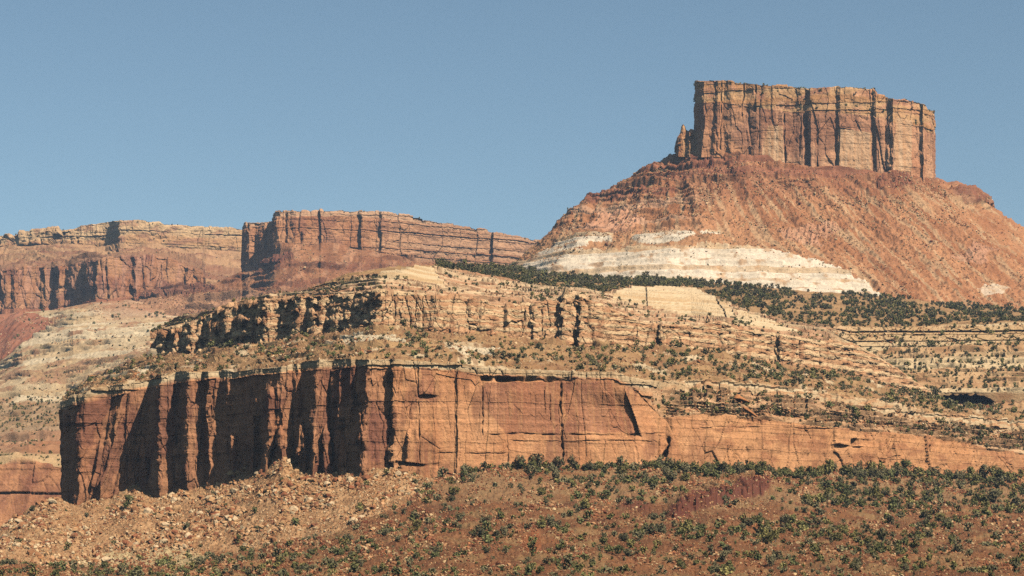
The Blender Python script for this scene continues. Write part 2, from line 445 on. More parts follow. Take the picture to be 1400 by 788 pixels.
rl = mix(C('#c48e62'), C('#cfa67c'), b1) * (0.8 + 0.3 * b2)[..., None]
c = np.where((SG == 0)[..., None], soil, c)
c = np.where(r2[..., None], mix(rl, soil, 0.4 * sstep(0, .4, nz)), c)
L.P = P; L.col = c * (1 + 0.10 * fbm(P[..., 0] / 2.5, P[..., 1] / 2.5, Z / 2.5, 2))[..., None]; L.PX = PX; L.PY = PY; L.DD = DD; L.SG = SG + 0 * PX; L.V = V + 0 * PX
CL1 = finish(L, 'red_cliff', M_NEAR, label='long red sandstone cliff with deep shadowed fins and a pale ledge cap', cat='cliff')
C1D_px = (pf, D)

# ---- the tan ledge cliff above the bench
C2K = [(222, 224, 1190), (220, 221, 1132), (240, 238, 1112), (252, 250, 1114), (263, 261, 1094), (273, 271, 1096), (298, 297, 1073), (302, 301, 1074), (314, 312, 1061), (324, 322, 1062), (344, 341, 1041),
       (349, 346, 1042), (364, 361, 1024), (384, 382, 1027), (410, 406, 1001), (420, 419, 1004), (438, 435, 986), (448, 446, 988), (478, 474, 966), (486, 483, 967), (520, 512, 938), (552, 550, 941),
       (600, 600, 936), (640, 640, 942), (644, 643, 940), (727, 727, 954), (731, 731, 951), (766, 766, 955), (771, 771, 950), (786, 786, 953), (792, 792, 948), (900, 900, 974), (905, 905, 971), (1000, 1000, 1000), (1060, 1060, 1022), (1066, 1066, 1019),
       (1100, 1100, 1040), (1200, 1200, 1090), (1275, 1275, 1128), (1300, 1300, 1190)]
RIM2 = [(219, 455), (221, 451), (258, 442), (272, 438), (294, 427), (331, 416), (359, 411), (400, 408), (430, 406), (454, 403), (481, 404), (497, 399), (530, 396), (550, 400), (596, 404), (629, 407), (678, 418), (715, 420),
        (741, 416), (766, 404), (799, 404), (807, 416), (827, 421), (852, 430), (873, 441), (903, 445), (954, 447), (982, 440), (1002, 448), (1032, 454), (1096, 464), (1121, 470), (1140, 466), (1170, 474),
        (1195, 486), (1230, 508), (1262, 531), (1275, 538), (1300, 548)]
C2K = [(a, b, 941 + (d - 941) * 0.68 if a < 552 else d) for (a, b, d) in C2K]
pt, pf, D = dense_cols(C2K, 0.85)
rim = ip(pt, RIM2, 1); foot = ip(pf, FOOT2, 1)
foot_v = foot + 7
foot_v = np.maximum(foot_v, rim + 2)
mid = rim + 0.42 * (foot_v - rim)
lines = [(pt, rim - 1.5, D + 26), (pt, rim, D + 5 - 3.2 * sstep(780, 840, pt)), (pt, mid, D + 1.5 - 0.7 * sstep(780, 840, pt)), (pf, foot_v, D - 2)]
PX, PY, DD, SG, V = loft(lines, [14, 52, 60])
wv = 4.0 * fbm(PX / 18, PY / 9, 4.4, 3) * (SG >= 1) * (1 - 0.3 * sstep(530, 600, PX))
DD = DD + warpD(D, wv / 0.85 * 1.3) - D[None, :]
SGf = SG + 0 * PX
P = at(PX, PY, DD)
S = arclen(P[54:]); n = normals(P); Z = P[..., 2]
d1, id1 = joints(S, Z, 6.5, 2.0, 2.4, 1.6, 13)
d2, id2 = joints(S, Z, 2.4, 1.5, 1.2, 0.9, 15)
b1, fr1 = beds(Z + 0.7 * perlin(S / 11, Z / 9, 1.0), 2.6, 25)
b2, fr2 = beds(Z + 0.25 * perlin(S / 6, Z / 4, 4.0), 0.8, 26)
lobes = np.abs(perlin(S / 9, Z / 16, 3.0))
smooth = sstep(520, 560, PX) * 0.35 + 0.25 * sstep(790, 860, PX)
disp = (d1 + 0.8 * d2) * (1 - smooth) + 0.9 * (b1 - 0.5) - 0.7 * np.exp(-fr1 / 0.08) * sstep(-0.2, 0.4, perlin(S / 14, Z / 4, 31.0)) + 0.35 * (b2 - 0.5) + (0.7 - 0.3 * sstep(790, 860, PX)) * fbm(S / 4, Z / 4, 1.0, 4) + (1.8 - 0.9 * sstep(790, 860, PX)) * (0.5 - lobes)
for (px, y0, y1, w, dep) in [(768, 405, 466, 1.6, 3), (790, 420, 468, 2.2, 3.5), (741, 420, 462, 1.1, 1.8), (716, 425, 462, 1.0, 1.8), (568, 408, 442, 1.0, 1.5), (578, 405, 448, 1.0, 1.4), (655, 415, 450, 1.0, 1.5), (690, 425, 455, 1.2, 1.8),
                             (900, 446, 473, 1.6, 2.4), (907, 446, 473, 1.5, 2.4), (943, 446, 474, 1.0, 1.6), (987, 446, 478, 1.6, 2.2), (1007, 455, 485, 1.2, 1.6), (1064, 458, 494, 1.6, 3), (1094, 466, 499, 1.4, 2.6), (870, 440, 465, 1.2, 1.6), (1120, 474, 500, 1.4, 1.8), (606, 440, 446, 1.0, 1.8), (540, 400, 440, 1.1, 1.2)]:
    disp = disp - dep * (0.3 + sstep(-.3, .3, perlin(PY / 8, px * .3, 5.0))) * np.exp(-((PX - px - 1.4 * perlin(PY / 9, px * .1, 0.0)) / (w * (0.7 + 0.6 * perlin(PY / 9, px * .3, 9.0)).clip(0.3))) ** 2) * sstep(y0 - 2, y0 + 2, PY) * sstep(y1 + 2, y1 - 2, PY)
disp = np.where(SG == 0, 0.4 * fbm(P[..., 0] / 3, P[..., 1] / 3, 1.0, 3), disp)
P = P + n * disp[..., None]
nz = fbm(S / 9, Z / 6, 3.0, 4)
c = mix(C('#d3a67a'), C('#bf8c62'), 0.5 + 0.8 * nz)
c = mix(c, C('#e0bf90'), 0.7 * (b2 > 0.6))
c = mix(c, C('#a06a48'), 0.55 * sstep(0.15, 0.5, fbm(S / 5, Z / 11, 9.0, 3)))
c = mix(c, C('#c0845a'), 0.5 * sstep(0.75, 1.0, V) * (SG == 2))
c = c * (0.9 + 0.2 * id2)[..., None]
L = Land(); L.P = P; L.col = c; L.PX = PX; L.PY = PY; L.DD = DD; L.SG = SGf; L.V = V + 0 * PX
CL2 = finish(L, 'tan_ledge_cliff', M_NEAR, label='knobbly tan sandstone ledge cliff above the shrubby bench', cat='cliff')

# ---- upper slickrock bench reaching back to the butte, and the ledges on the right
TOPU = [(200, 455), (240, 437), (272, 431), (294, 424), (331, 411), (368, 404), (400, 401), (422, 397), (445, 387), (471, 376), (510, 369), (543, 365), (589, 365), (600, 363), (650, 366), (693, 366), (757, 377), (811, 380), (880, 381), (945, 385),
        (1025, 391), (1105, 399), (1186, 404), (1239, 409), (1320, 419), (1400, 423), (1650, 440)]
DTU = [(200, 1120), (300, 1085), (420, 1090), (540, 1130), (590, 1260), (700, 1560), (900, 1645), (1090, 1648), (1250, 1655), (1430, 1670), (1650, 1750)]
VB = [(200, 440), (590, 360), (600, 366), (650, 376), (757, 395), (827, 401), (864, 393), (945, 393), (993, 414), (1025, 427), (1105, 446), (1186, 449), (1293, 446), (1400, 441), (1650, 440)]
px = np.arange(205, 1640, 0.85)
top = ip(px, TOPU, 1); Dt = ip(px, DTU, 1)
rim = ip(px, RIM2, 1); rim = np.where(px > 1130, 472, rim)
rp_ = np.pad(rim, 70, mode='edge')
rim = np.max(np.stack([rp_[k:k + len(px) + 70] for k in range(0, 71, 5)]), 0)
rim = np.convolve(rim, np.ones(71) / 71, 'valid')[:len(px)]
D2 = ip(px, D2K, 1)
rr = sstep(1118, 1168, px)
vb = np.minimum(np.maximum(ip(px, VB, 1), top + 1), np.maximum(rim - 2, top + 1))
fr = np.clip((rim - vb) / np.maximum(rim - top, 1), 0, 1)
Dvb = D2 + 14 + (Dt - D2) * fr * 0.75
Dvb = Dvb * (1 - rr) + rr * 1265
l2 = (rim + 1) * (1 - rr) + rr * ip(px, [(1100, 482), (1200, 481), (1260, 476), (1340, 470), (1400, 468), (1650, 470)], 1)
D_l2 = (D2 + 12) * (1 - rr) + rr * 1240
l3 = (rim + 8) * (1 - rr) + rr * 536
D_l3 = (D2 + 10) * (1 - rr) + rr * 1150
alc = sstep(1272, 1280, px) * sstep(1362, 1352, px)
l4 = (rim + 12) * (1 - rr) + rr * (539 + 3.0 * perlin(px / 9, 2.0, 5.0) + 11 * (1 - np.sqrt((1 - ((px - 1316) / 44) ** 2).clip(0))))
l5 = (rim + 16) * (1 - rr) + rr * (552 - 4 * np.abs((px - 1315) / 45).clip(0, 1.5))
l6 = (rim + 22) * (1 - rr) + rr * 590
lines = [(px, top - 0.5, Dt + 40), (px, top, Dt), (px, vb, Dvb), (px, l2, D_l2), (px, l3, D_l3), (px, l4, D_l3 + 0.5), (px, l4 + 0.5, D_l3 + 20 * alc * rr), (px, np.maximum(l5, l4 + 1), D_l3 + 17 * alc * rr - 1), (px, l6, D_l3 - 80 * rr - 1)]
PX, PY, DD, SG, V = loft(lines, [4, 60, 190, 130, 10, 6, 16, 30])
P = at(PX, PY, DD); X, Y, Z = P[..., 0], P[..., 1], P[..., 2]
SGf = SG + 0 * PX
t1 = 0 * terrace(Z + 1.2 * perlin(X / 34, Y / 60, 0.5) + 0.4 * perlin(X / 9, Y / 15, 0.5), 2.6, 31, 0.16)
t2 = terrace(Z + 0.6 * perlin(X / 20, Y / 40, 2.5), 1.0, 32, 0.2)
dome = inpoly(PX + 3 * perlin(X / 8, Y / 15, 1.0), PY + 2 * perlin(X / 6, Y / 12, 2.0), [(840, 404), (850, 396), (900, 390), (940, 393), (975, 403), (1003, 425), (1003, 436), (940, 434), (880, 420), (835, 412)]) | inpoly(PX + 4 * perlin(X / 7, Y / 15, 1.0), PY, [(508, 372), (540, 365), (592, 366), (609, 396), (560, 384), (528, 388)]) | inpoly(PX + 4 * perlin(X / 7, Y / 15, 1.0), PY, [(1010, 425), (1050, 437), (1090, 455), (1000, 448)])
msk = np.where(dome, 0.85, sstep(-0.55, 0.0, perlin(X / 40, Y / 60, 5.0)))
f1, f2, cid = worley(X / 2.0, Y / 4.5, 41)
hum = -0.5 * np.exp(-((PX - 883 - 0.06 * (PY - 400) - 1.5 * perlin(PY / 12, 1., 2.)) / 1.0) ** 2) * dome - 0.8 * np.exp(-((PX - 990 + 0.5 * (430 - PY) - 2.5 * perlin(PY / 12, 4., 2.)) / 1.0) ** 2) * dome + t1 * np.where(SG == 3, 1.0, msk) * 1.0 + t2 * np.where(dome, 0.15, 0.5) + 0.8 * fbm(X / 16, Y / 22, 3.0, 3) * np.where(dome, 0.3, 1) + np.where(dome, 0, 1.0 * (cid > 0.7) * (0.5 - f1).clip(0))
ledg = (SG == 3) & (PX < 3000)
wall = (SG == 2) & (PX > 1130)
hum = np.where((SG <= 0), 0, hum)
cl = sstep(1120, 1165, PX) * (SG == 2)
P[..., 2] += hum * (1 - cl)
bz = shelf(P, Z + 1.2 * perlin(X / 34, Y / 60, 0.5) + 0.5 * perlin(X / 9, Y / 15, 0.5), 2.7, 31, (np.where(SG == 3, 0.15 + 0.8 * sstep(-.35, .25, perlin(X / 26, Z / 4, 44.)), msk) * (1 - cl) * np.where(SG <= 1, 0.3 * (SG == 1), 1.0) * np.where(SG >= 4, 0, 1)), np.where(dome, 0.7, np.where(SG == 3, 0.85, 1.6)), 0.16)
# right-hand ledge cliffs: beds pushed in and out
S = X
d1, id1 = joints(S, Z, 7.0, 0.7, 1.8, 1.3, 51, ck=0.04)
b1, fr1 = beds(Z + 0.6 * perlin(S / 30, 0.0, 1.0), 2.3, 52)
nn = np.array([0.25, -0.96, 0.1])
P = P + nn * (cl * (d1 + 5.5 * (b1 - 0.5) - 1.2 * np.exp(-fr1 / 0.1) + 0.5 * fbm(S / 4, Z / 4, 2.0, 3)))[..., None]
nz = fbm(X / 15, Y / 25, 4.0, 4)
b2, fr2 = beds(Z + 0.6 * perlin(X / 20, Y / 40, 2.5), 0.9, 62)
c = mix(C('#cfa47c'), C('#ba8862'), 0.5 + 0.8 * nz)
c = mix(c, C('#dcbd92'), 0.8 * (b2 > 0.55) * (1 - 0.4 * (cid > 0.8)))
c = mix(c, mix(C('#dcc298'), C('#c6a274'), sstep(.45, .9, b2) + 0.35 * nz), 0.9 * dome)
vegsoil = (SG == 1)
c = np.where((vegsoil + 0 * PX > 0)[..., None], mix(C('#b78f62'), C('#9c7850'), 0.5 + nz), c)
c = mix(c, mix(C('#d8bc90'), C('#c49c6c'), b1 * 0.9 + 0.3 * nz), cl)
c = mix(c, mix(mix(C('#cfa878'), C('#b0845a'), 0.5 + nz), C('#dcc092'), sstep(.5, .8, bz)), 0.85 * ((SG >= 3) & (PX > 1100)))
c = mix(c, C('#8a5a40'), 0.5 * ((SG == 5) | (SG == 6)) * (PX > 1250))
L = Land(); L.P = P; L.col = c; L.PX = PX; L.PY = PY; L.DD = DD; L.SG = SGf; L.V = V + 0 * PX
UP = finish(L, 'slickrock_bench', M_NEAR, label='pale slickrock bench and ledges rising to the foot of the butte', cat='terrain')

# ---- foreground slope: rubble talus on the left, dark red shrubby slope on the right
px = np.concatenate([np.arange(-260, -20, 4.0), np.arange(-20, 1420, 0.8), np.arange(1420, 1660, 4.0)])
f1_ = ip(px, FOOT1, 1)
order = np.argsort(C1D_px[0], kind='stable')
Dc = np.interp(px, C1D_px[0][order], np.maximum.accumulate(C1D_px[1][order][::-1])[::-1] if False else C1D_px[1][order])
Dc = np.where(px < 95, 884 - np.clip(95 - px, 0, 40) * 0.4, Dc)
Dcs = np.convolve(np.pad(Dc, 60, mode='edge'), np.ones(121) / 121, 'valid')
RUB = [(-260, 790), (0, 770), (150, 772), (300, 760), (420, 740), (500, 716), (560, 684), (592, 660), (664, 646), (710, 642), (1650, 668)]
rub = np.maximum(ip(px, RUB, 1), f1_ + 2.5)
Drub = Dcs - np.interp(px, [-260, 0, 90, 300, 500, 560, 600, 700], [140, 180, 150, 125, 90, 55, 20, 6])
Dbot = np.interp(px, [-260, 0, 300, 700, 1400, 1650], [620, 600, 560, 470, 440, 440])
mid = rub + (790 - rub) * 0.5
Dmid = Dbot + (Drub - Dbot) * 0.47
lines = [(px, f1_, Dc + 6), (px, rub, Drub), (px, mid, Dmid), (px, np.full_like(px, 792), Dbot), (px, np.full_like(px, 817), Dbot - 60), (px, np.full_like(px, 850), Dbot - 130)]
PX, PY, DD, SG, V = loft(lines, [125, 62, 90, 20, 8])
f1s_ = np.convolve(np.pad(f1_, 60, mode='edge'), np.ones(121) / 121, 'valid')
PY = np.where(SG == 0, (f1s_ + (rub - f1s_) * V) + (f1_ - f1s_) * (1 - V) ** 1.7, PY)
DD = np.where(SG == 0, (Dcs + 6) + (Drub - Dcs - 6) * V + (Dc - Dcs) * (1 - V) ** 8, DD)
P = at(PX, PY, DD); X, Y, Z = P[..., 0].copy(), P[..., 1].copy(), P[..., 2].copy()
isr = sstep(-3, 3, (ip(px, RUB, 1) - PY) + 9 * fbm(X / 14, Y / 14, 2.0, 3)) * sstep(610, 585, PX)
f1, f2, cid = worley(X / 1.9, Y / 3.2, 71)
g1, g2, gid = worley(X / 0.9, Y / 1.5, 72)
hum = 1.5 * fbm(X / 30, Y / 45, 1.0, 3) * sstep(0, 14, PY - f1_) + 0.5 * fbm(X / 5, Y / 7, 3.0, 3) + (1.1 * (0.55 - f1).clip(0) * (cid > 0.4) + 0.7 * (0.5 - g1).clip(0)) * (0.7 + 0.3 * isr)
# dark red ledge outcrop on the right
e = np.interp(PX, [840, 900, 925, 933, 955, 980, 1012, 1046, 1070, 1110], [694, 700, 708, 703, 694, 688, 678, 672, 668, 668]) + 2.0 * perlin(PX / 5, 1.0, 2.0) + 2.0 * perlin(PX / 12, 4.0, 2.0)
ew = sstep(905, 935, PX) * sstep(1062, 1040, PX) + 0.35 * sstep(840, 850, PX) * sstep(905, 880, PX)
u_ = (e - PY)
scarp = ew * sstep(-5, 1.5, u_) * sstep(46, 4, u_)
jd, jid = joints(X, Z * 0 + PY * 0.3, 1.7, 3.0, 1.6, 1.2, 73)
hum += scarp * (2.9 + 0.6 * jd)
P[..., 1] -= scarp * jd * 1.4
P[..., 2] += hum
nz = fbm(X / 26, Y / 40, 4.0, 4)
rs = mix(C('#a06c46'), C('#865a3c'), 0.5 + 0.9 * nz)
rs = mix(rs, C('#aa8458'), sstep(-0.1, 0.5, fbm(X / 11, Y / 17, 7.0, 4)) * 0.9)
tanp = sstep(-8, 10, 690 - PY + 14 * fbm(X / 22, Y / 30, 12.0, 3)) * sstep(560, 600, PX)
rs = mix(rs, C('#bd9568'), 0.6 * tanp * sstep(-0.4, 0.3, nz + 0.2))
bare = inpoly(PX + 5 * perlin(X / 4, Y / 6, 0.0), PY + 3 * perlin(X / 4, Y / 6, 5.0), [(715, 735), (735, 728), (742, 745), (735, 757), (712, 750)])
rs = mix(rs, C('#b06c44'), 0.8 * bare)
tl = mix(C('#c0966a'), C('#a87c54'), 0.5 + 0.8 * fbm(X / 12, Y / 20, 9.0, 4))
rs = rs * 0.76
c = mix(rs, tl, isr)
c = mix(c, C('#c8b080'), 0.8 * inpoly(PX + 10 * perlin(X / 7, Y / 9, 0.0), PY + 4 * perlin(X / 6, Y / 8, 5.0), [(100, 768), (150, 760), (250, 757), (300, 764), (280, 778), (150, 780)]))
c = mix(c, C('#6e3e30'), 0.9 * sstep(0.1, 0.5, ew * sstep(-7, 0, u_) * sstep(12, 6, u_)))
c = c * (0.85 + 0.3 * cid)[..., None] * (0.9 + 0.2 * gid)[..., None]
L = Land(); L.P = P; L.col = c; L.PX = PX; L.PY = PY; L.DD = DD; L.SG = SG + 0 * PX; L.V = V + 0 * PX; L.isr = isr
FG = finish(L, 'slope', M_NEAR, label='foreground slope of tan rubble and dark red soil below the cliff', cat='terrain', smooth=True)

# ---- butte: cap cliff
BK = [(953, 951, 2110), (952, 949, 2010), (951, 949, 1950), (953, 951, 1932), (962, 958, 1924), (975, 972, 1923), (981, 980, 1919), (990, 990, 1919), (1000, 1000, 1915), (1020, 1020, 1914), (1034, 1030, 1909), (1060, 1060, 1906), (1088, 1086, 1903), (1097, 1098, 1900),
      (1101, 1104, 1902), (1108, 1109, 1897), (1144, 1144, 1897), (1149, 1147, 1893), (1189, 1189, 1894), (1193, 1194, 1895.5), (1198, 1199, 1891.5), (1211, 1212, 1892), (1221, 1221, 1885.5), (1246, 1246, 1891), (1257, 1258, 1894), (1263, 1264, 1891), (1275, 1276, 1906), (1277, 1277, 1990), (1275, 1275, 2110)]
BR = [(950, 113), (953, 110), (989, 109), (1007, 113), (1043, 116), (1079, 119), (1114, 121), (1150, 119), (1194, 121), (1200, 130), (1214, 134), (1243, 139), (1266, 142), (1270, 150), (1277, 152)]
BFt = [(920, 208), (939, 208), (982, 207), (1025, 214), (1054, 221), (1079, 223), (1114, 230), (1150, 233), (1196, 237), (1221, 236), (1257, 242), (1277, 247)]
pt, pf, D = dense_cols(BK, 0.75)
rim = ip(pt, BR, 1); foot = ip(pf, BFt, 1) + 8
# top plateau
zr = at(pt, rim, D)[:, 2]
midp = (rim + 0.30 * (foot - rim)); mid2 = (rim + 0.60 * (foot - rim))
lines = [(pt, rim - 0.5, D + 40), (pt, rim, D + 4), (pt, midp, D + 1.0), (0.9 * pt + 0.1 * pf, mid2, D), (pf, foot, D - 2)]
PX, PY, DD, SG, V = loft(lines, [6, 55, 55, 70])
P = at(PX, PY, DD); n = normals(P); Z = P[..., 2]
# flat top
P[:6, :, 2] = zr[None, :] + np.linspace(2.5, 0, 6)[:, None]
S = arclen(at(np.stack([pf, pf]), np.stack([foot, foot]), np.stack([D, D])))
wv = 2.5 * fbm(PX / 16, PY / 20, 4.4, 3) * (SG >= 1)
d1, id1 = joints(S, Z, 17.0, 6.0, 2.4, 0.8, 81)
d2, id2 = joints(S, Z, 6.0, 3.0, 1.3, 0.6, 83)
b1, _f = beds(Z + 1.0 * perlin(S / 40, Z / 20, 1.0), 6.0, 84)
b2, fr2 = beds(Z + 0.5 * perlin(S / 20, Z / 10, 1.0), 2.2, 85)
smoothp = inpoly(PX + 2 * perlin(S / 6, Z / 9, 0.0), PY, [(1147, 175), (1192, 182), (1193, 235), (1144, 232)]) | inpoly(PX, PY, [(1050, 172), (1070, 172), (1072, 222), (1040, 220)]) | inpoly(PX + 2 * perlin(S / 6, Z / 9, 0.0), PY, [(1224, 160), (1248, 165), (1246, 235), (1222, 232)])
sf = np.where(smoothp, 0.3, 1.0)
upper = sstep(0.0, 1.0, (SG == 1) * 1.0)
disp = (d1 * sf + d2 * sf) * np.where(SG == 1, 0.75, 1.0) + np.where(SG == 1, 2.0, 0.5) * (b1 - 0.5) * (0.2 + sstep(-.4, .4, perlin(S / 30, Z / 12, 66.))) + np.where(SG == 1, 1.2, 0.3) * (b2 - 0.5) * (0.3 + sstep(-.4, .4, perlin(S / 18, Z / 8, 67.))) + 0.7 * fbm(S / 7, Z / 7, 0.0, 3)
for (px_, y0, y1, w, dep, lean) in [(965, 112, 160, 1.2, 4, 0), (977, 110, 180, 1.0, 4, 0), (987, 112, 205, 1.0, 4, -.02), (993, 112, 140, 1, 3, 0), (1018, 115, 160, 1.2, 5, -.1), (1034, 118, 152, 1.8, 6, -.12), (1022, 150, 215, 1.4, 4, 0.04), (1071, 150, 222, 1.3, 5, 0.03), (1099, 138, 226, 1.7, 5, .05),
                                    (1117, 190, 232, 1.2, 4, .03), (1195, 180, 238, 1.4, 5, .03), (1215, 145, 225, 2.4, 5, .03), (1258, 145, 175, 1.4, 4, 0.05), (1260, 215, 240, 1.5, 4, 0), (980, 175, 206, 1.2, 3, 0)]:
    disp = disp - 0.45 * dep * (0.15 + sstep(-.4, .3, perlin(PY / 14, px_ * .3, 5.0))) * np.exp(-((PX - px_ - lean * (PY - y0) - 1.8 * perlin(PY / 14, px_ * .1, 0.0)) / (w * (0.75 + 0.6 * perlin(PY / 15, px_ * .3, 8.)).clip(.3))) ** 2) * sstep(y0 - 3, y0 + 3, PY) * sstep(y1 + 3, y1 - 3, PY)
disp = np.where(SG == 0, 0, disp)
P = P + n * disp[..., None]
c = mix(C('#d9a47a'), C('#c68a62'), 0.5 + 0.8 * fbm(S / 25, Z / 40, 3.0, 4))
st = fbm(S / 3.5, Z / 70, 8.0, 3)
vv = sstep(-0.05, 0.4, fbm(S / 28, Z / 40, 15.5, 3) + 0.5 * st)
c = mix(c, C('#8f6049'), 0.6 * vv)
c = mix(c, mix(C('#d6ac78'), C('#b98450'), b2), np.where(SG == 1, 0.75 * sstep(-0.4, 0.2, fbm(S / 20, Z / 9, 5.0, 3) + 0.15), 0.0))
c = mix(c, mix(C('#dcb48a'), C('#cf9c6e'), 0.5 + st), 0.9 * smoothp)
c = mix(c, C('#b5794e'), 0.5 * ((PX < 1040) & (SG >= 2)) * (1 - vv))
butte = link('butte', None, kind='structure', label='tall flat topped red butte standing on a broad talus cone', cat='butte', loc=(230, 1900, 200))
def under(o, par):
    o.matrix_parent_inverse = par.matrix_basis.inverted()
bpy.context.view_layer.update()
L = Land(); L.P = P; L.col = c; L.PX = PX; L.PY = PY; L.DD = DD; L.SG = SG + 0 * PX; L.V = V + 0 * PX
BC = finish(L, 'cap_cliff', M_MID, parent=butte); from mathutils import Matrix
BC.obj.matrix_parent_inverse = Matrix.Translation((-230, -1900, -200))

px = np.arange(922, 957, 0.5)
rim = ip(px, [(922, 203), (924, 194), (927, 188), (930, 182), (931.5, 173), (934, 170.5), (936.5, 173), (938, 178), (941, 180), (944, 177), (948, 178), (953, 174), (957, 170)], 1) + 0.6 * perlin(px / 2.2, 1.0, 2.0)
D = ip(px, [(922, 1975), (924, 1948), (927, 1940), (934, 1939), (938, 1941), (943, 1936), (949, 1938), (957, 1934)], 1)
PX, PY, DD, SG, V = loft([(px, rim - .5, D + 14), (px, rim, D + 2), (px, np.full_like(px, 214), D - 3)], [5, 70])
P = at(PX, PY, DD); n = normals(P); X, Y, Z = P[..., 0], P[..., 1], P[..., 2]
d1, id1 = joints(X, Z, 5.0, 2.2, 2.4, 1.6, 86)
P = P + n * ((d1 + 1.2 * fbm(X / 5, Z / 6, 1.0, 3)) * (SG >= 1))[..., None]
c = mix(C('#c99a6a'), C('#b27a52'), 0.5 + 0.9 * fbm(X / 7, Z / 9, 3.0, 3))
L = Land(); L.P = P; L.col = c * (0.88 + .24 * id1)[..., None]
finish(L, 'pinnacle', M_MID, parent=butte).obj.matrix_parent_inverse = Matrix.Translation((-230, -1900, -200))

# ---- butte: talus cone with white slickrock base
def bl(pts):
    return np.array(pts, float)
BLN = [bl([(960, 206, 2150), (926, 204, 1985), (950, 206, 1945), (1025, 213, 1902), (1114, 229, 1893), (1196, 236, 1888), (1277, 245, 1900), (1281, 247, 1960), (1270, 247, 2150)]),
       bl([(940, 222, 2150), (903, 223, 1960), (935, 226, 1925), (1010, 236, 1880), (1110, 248, 1868), (1205, 256, 1862), (1300, 259, 1885), (1350, 266, 1950), (1310, 266, 2150)]),
       bl([(900, 240, 2130), (852, 246, 1945), (905, 254, 1900), (985, 268, 1850), (1105, 284, 1838), (1215, 291, 1832), (1322, 291, 1862), (1357, 288, 1945), (1330, 288, 2130)]),
       bl([(845, 271, 2100), (805, 273, 1920), (860, 284, 1865), (960, 300, 1805), (1100, 315, 1795), (1230, 325, 1790), (1350, 326, 1822), (1403, 318, 1920), (1380, 318, 2100)]),
       bl([(775, 327, 2080), (734, 327, 1880), (800, 324, 1800), (930, 333, 1745), (1090, 350, 1735), (1240, 365, 1735), (1410, 385, 1760), (1500, 388, 1850), (1480, 388, 2080)]),
       bl([(720, 368, 2050), (688, 369, 1850), (745, 379, 1730), (900, 385, 1670), (1090, 401, 1662), (1250, 413, 1668), (1430, 429, 1685), (1580, 436, 1770), (1560, 436, 2050)]),
       bl([(720, 392, 2050), (680, 392, 1840), (740, 402, 1700), (900, 410, 1630), (1090, 426, 1620), (1250, 438, 1625), (1430, 454, 1640), (1590, 461, 1730), (1570, 461, 2050)])]
ku = [0, .04, .16, .34, .54, .72, .90, .97, 1.0]
U = np.linspace(0, 1, 1150)
def crv(a, k):   # smooth through knots
    y = np.interp(U, ku, a[:, k]); w = 41
    return np.convolve(np.pad(y, w // 2, mode='edge'), np.ones(w) / w, 'valid') if k == 2 else y
lines = [(crv(a, 0), crv(a, 1), crv(a, 2)) for a in BLN]
PX, PY, DD, SG, V = loft(lines, [26, 52, 52, 70, 66, 14])
P = at(PX, PY, DD); n = normals(P); X, Y, Z = P[..., 0].copy(), P[..., 1].copy(), P[..., 2].copy()
UU = (U[None, :] + 0 * PX)
q = UU * 430
gul = fbm(q / 30, V * 0 + Z / 110, 2.0, 4)
rib = np.abs(fbm(q / 7, Z / 160, 5.0, 2))
f1, f2, cid = worley(X / 4.2, Z / 3.2, 91)
t1 = 0.2 * terrace(Z + 3 * perlin(q / 60, 1.0, 2.0), 12, 93, 0.15) + 0.8 * sstep(310, 250, PY) * terrace(Z + 2 * perlin(q / 50, 1.0, 7.0), 5, 94, 0.15)
tm = sstep(0.0, 0.4, perlin(q / 55, Z / 24, 6.0) + 0.3 * sstep(285, 250, PY))
# white base zone
jx = PX + 7 * fbm(X / 22, Z / 14, 1.0, 5, 0.65); jy = PY + 2.6 * fbm(X / 18, Z / 10, 4.0, 5, 0.7)
white = inpoly(jx, jy, [(690, 380), (698, 365), (718, 352), (742, 345), (765, 341), (790, 339), (888, 336), (1036, 338), (1111, 354), (1164, 375), (1206, 402), (1190, 430), (700, 430)]) | inpoly(jx, jy, [(866, 322), (885, 317), (950, 319), (953, 327), (930, 331), (876, 333)]) | inpoly(jx, jy, [(742, 343), (768, 331), (800, 318), (838, 317), (837, 325), (800, 331), (776, 340)]) | inpoly(jx, jy, [(958, 318), (985, 318), (984, 323), (962, 323)]) | inpoly(jx, jy, [(1340, 395), (1355, 388), (1388, 392), (1380, 402), (1350, 402)])
def blur(a, k):
    ker = np.ones(k) / k
    a = np.apply_along_axis(lambda v: np.convolve(v, ker, 'same'), 0, a)
    return np.apply_along_axis(lambda v: np.convolve(v, ker, 'same'), 1, a)
wf = white.astype(f32); wfs = blur(wf, 9)
pink = inpoly(jx, jy, [(1065, 320), (1130, 302), (1150, 312), (1120, 332), (1128, 340), (1075, 330)]) | inpoly(jx, jy, [(1300, 355), (1330, 335), (1360, 340), (1345, 360)]) | inpoly(jx, jy, [(800, 312), (820, 290), (860, 286), (880, 300), (862, 313)])
q2 = q + V * 14 * (UU - 0.42) * 4
nz_s = fbm(X / 40, Z / 20, 61.0, 2)
sl_ = PX.copy()
for _ in range(5): sl_ = PX - np.interp(sl_, [700, 880, 960, 1060, 1250], [-0.9, -0.25, 0.35, 1.0, 1.25]) * (PY - 235)
rough = fbm(X / 5, Z / 3.4, Y / 5, 3)
disp = 3.5 * fbm(sl_ / 44, PY / 140, 2.0, 2) + 2.2 * fbm(sl_ / 19, PY / 110, 32.0, 2) + 0.8 * fbm(sl_ / 8, PY / 34, 12.0, 2) + 1.0 * rough + 0.5 * fbm(X / 2.2, Z / 1.6, Y / 2.2, 2) - 0.3 * (0.4 - rib).clip(0) + 2.4 * (cid > 0.6) * (0.6 - f1).clip(0)
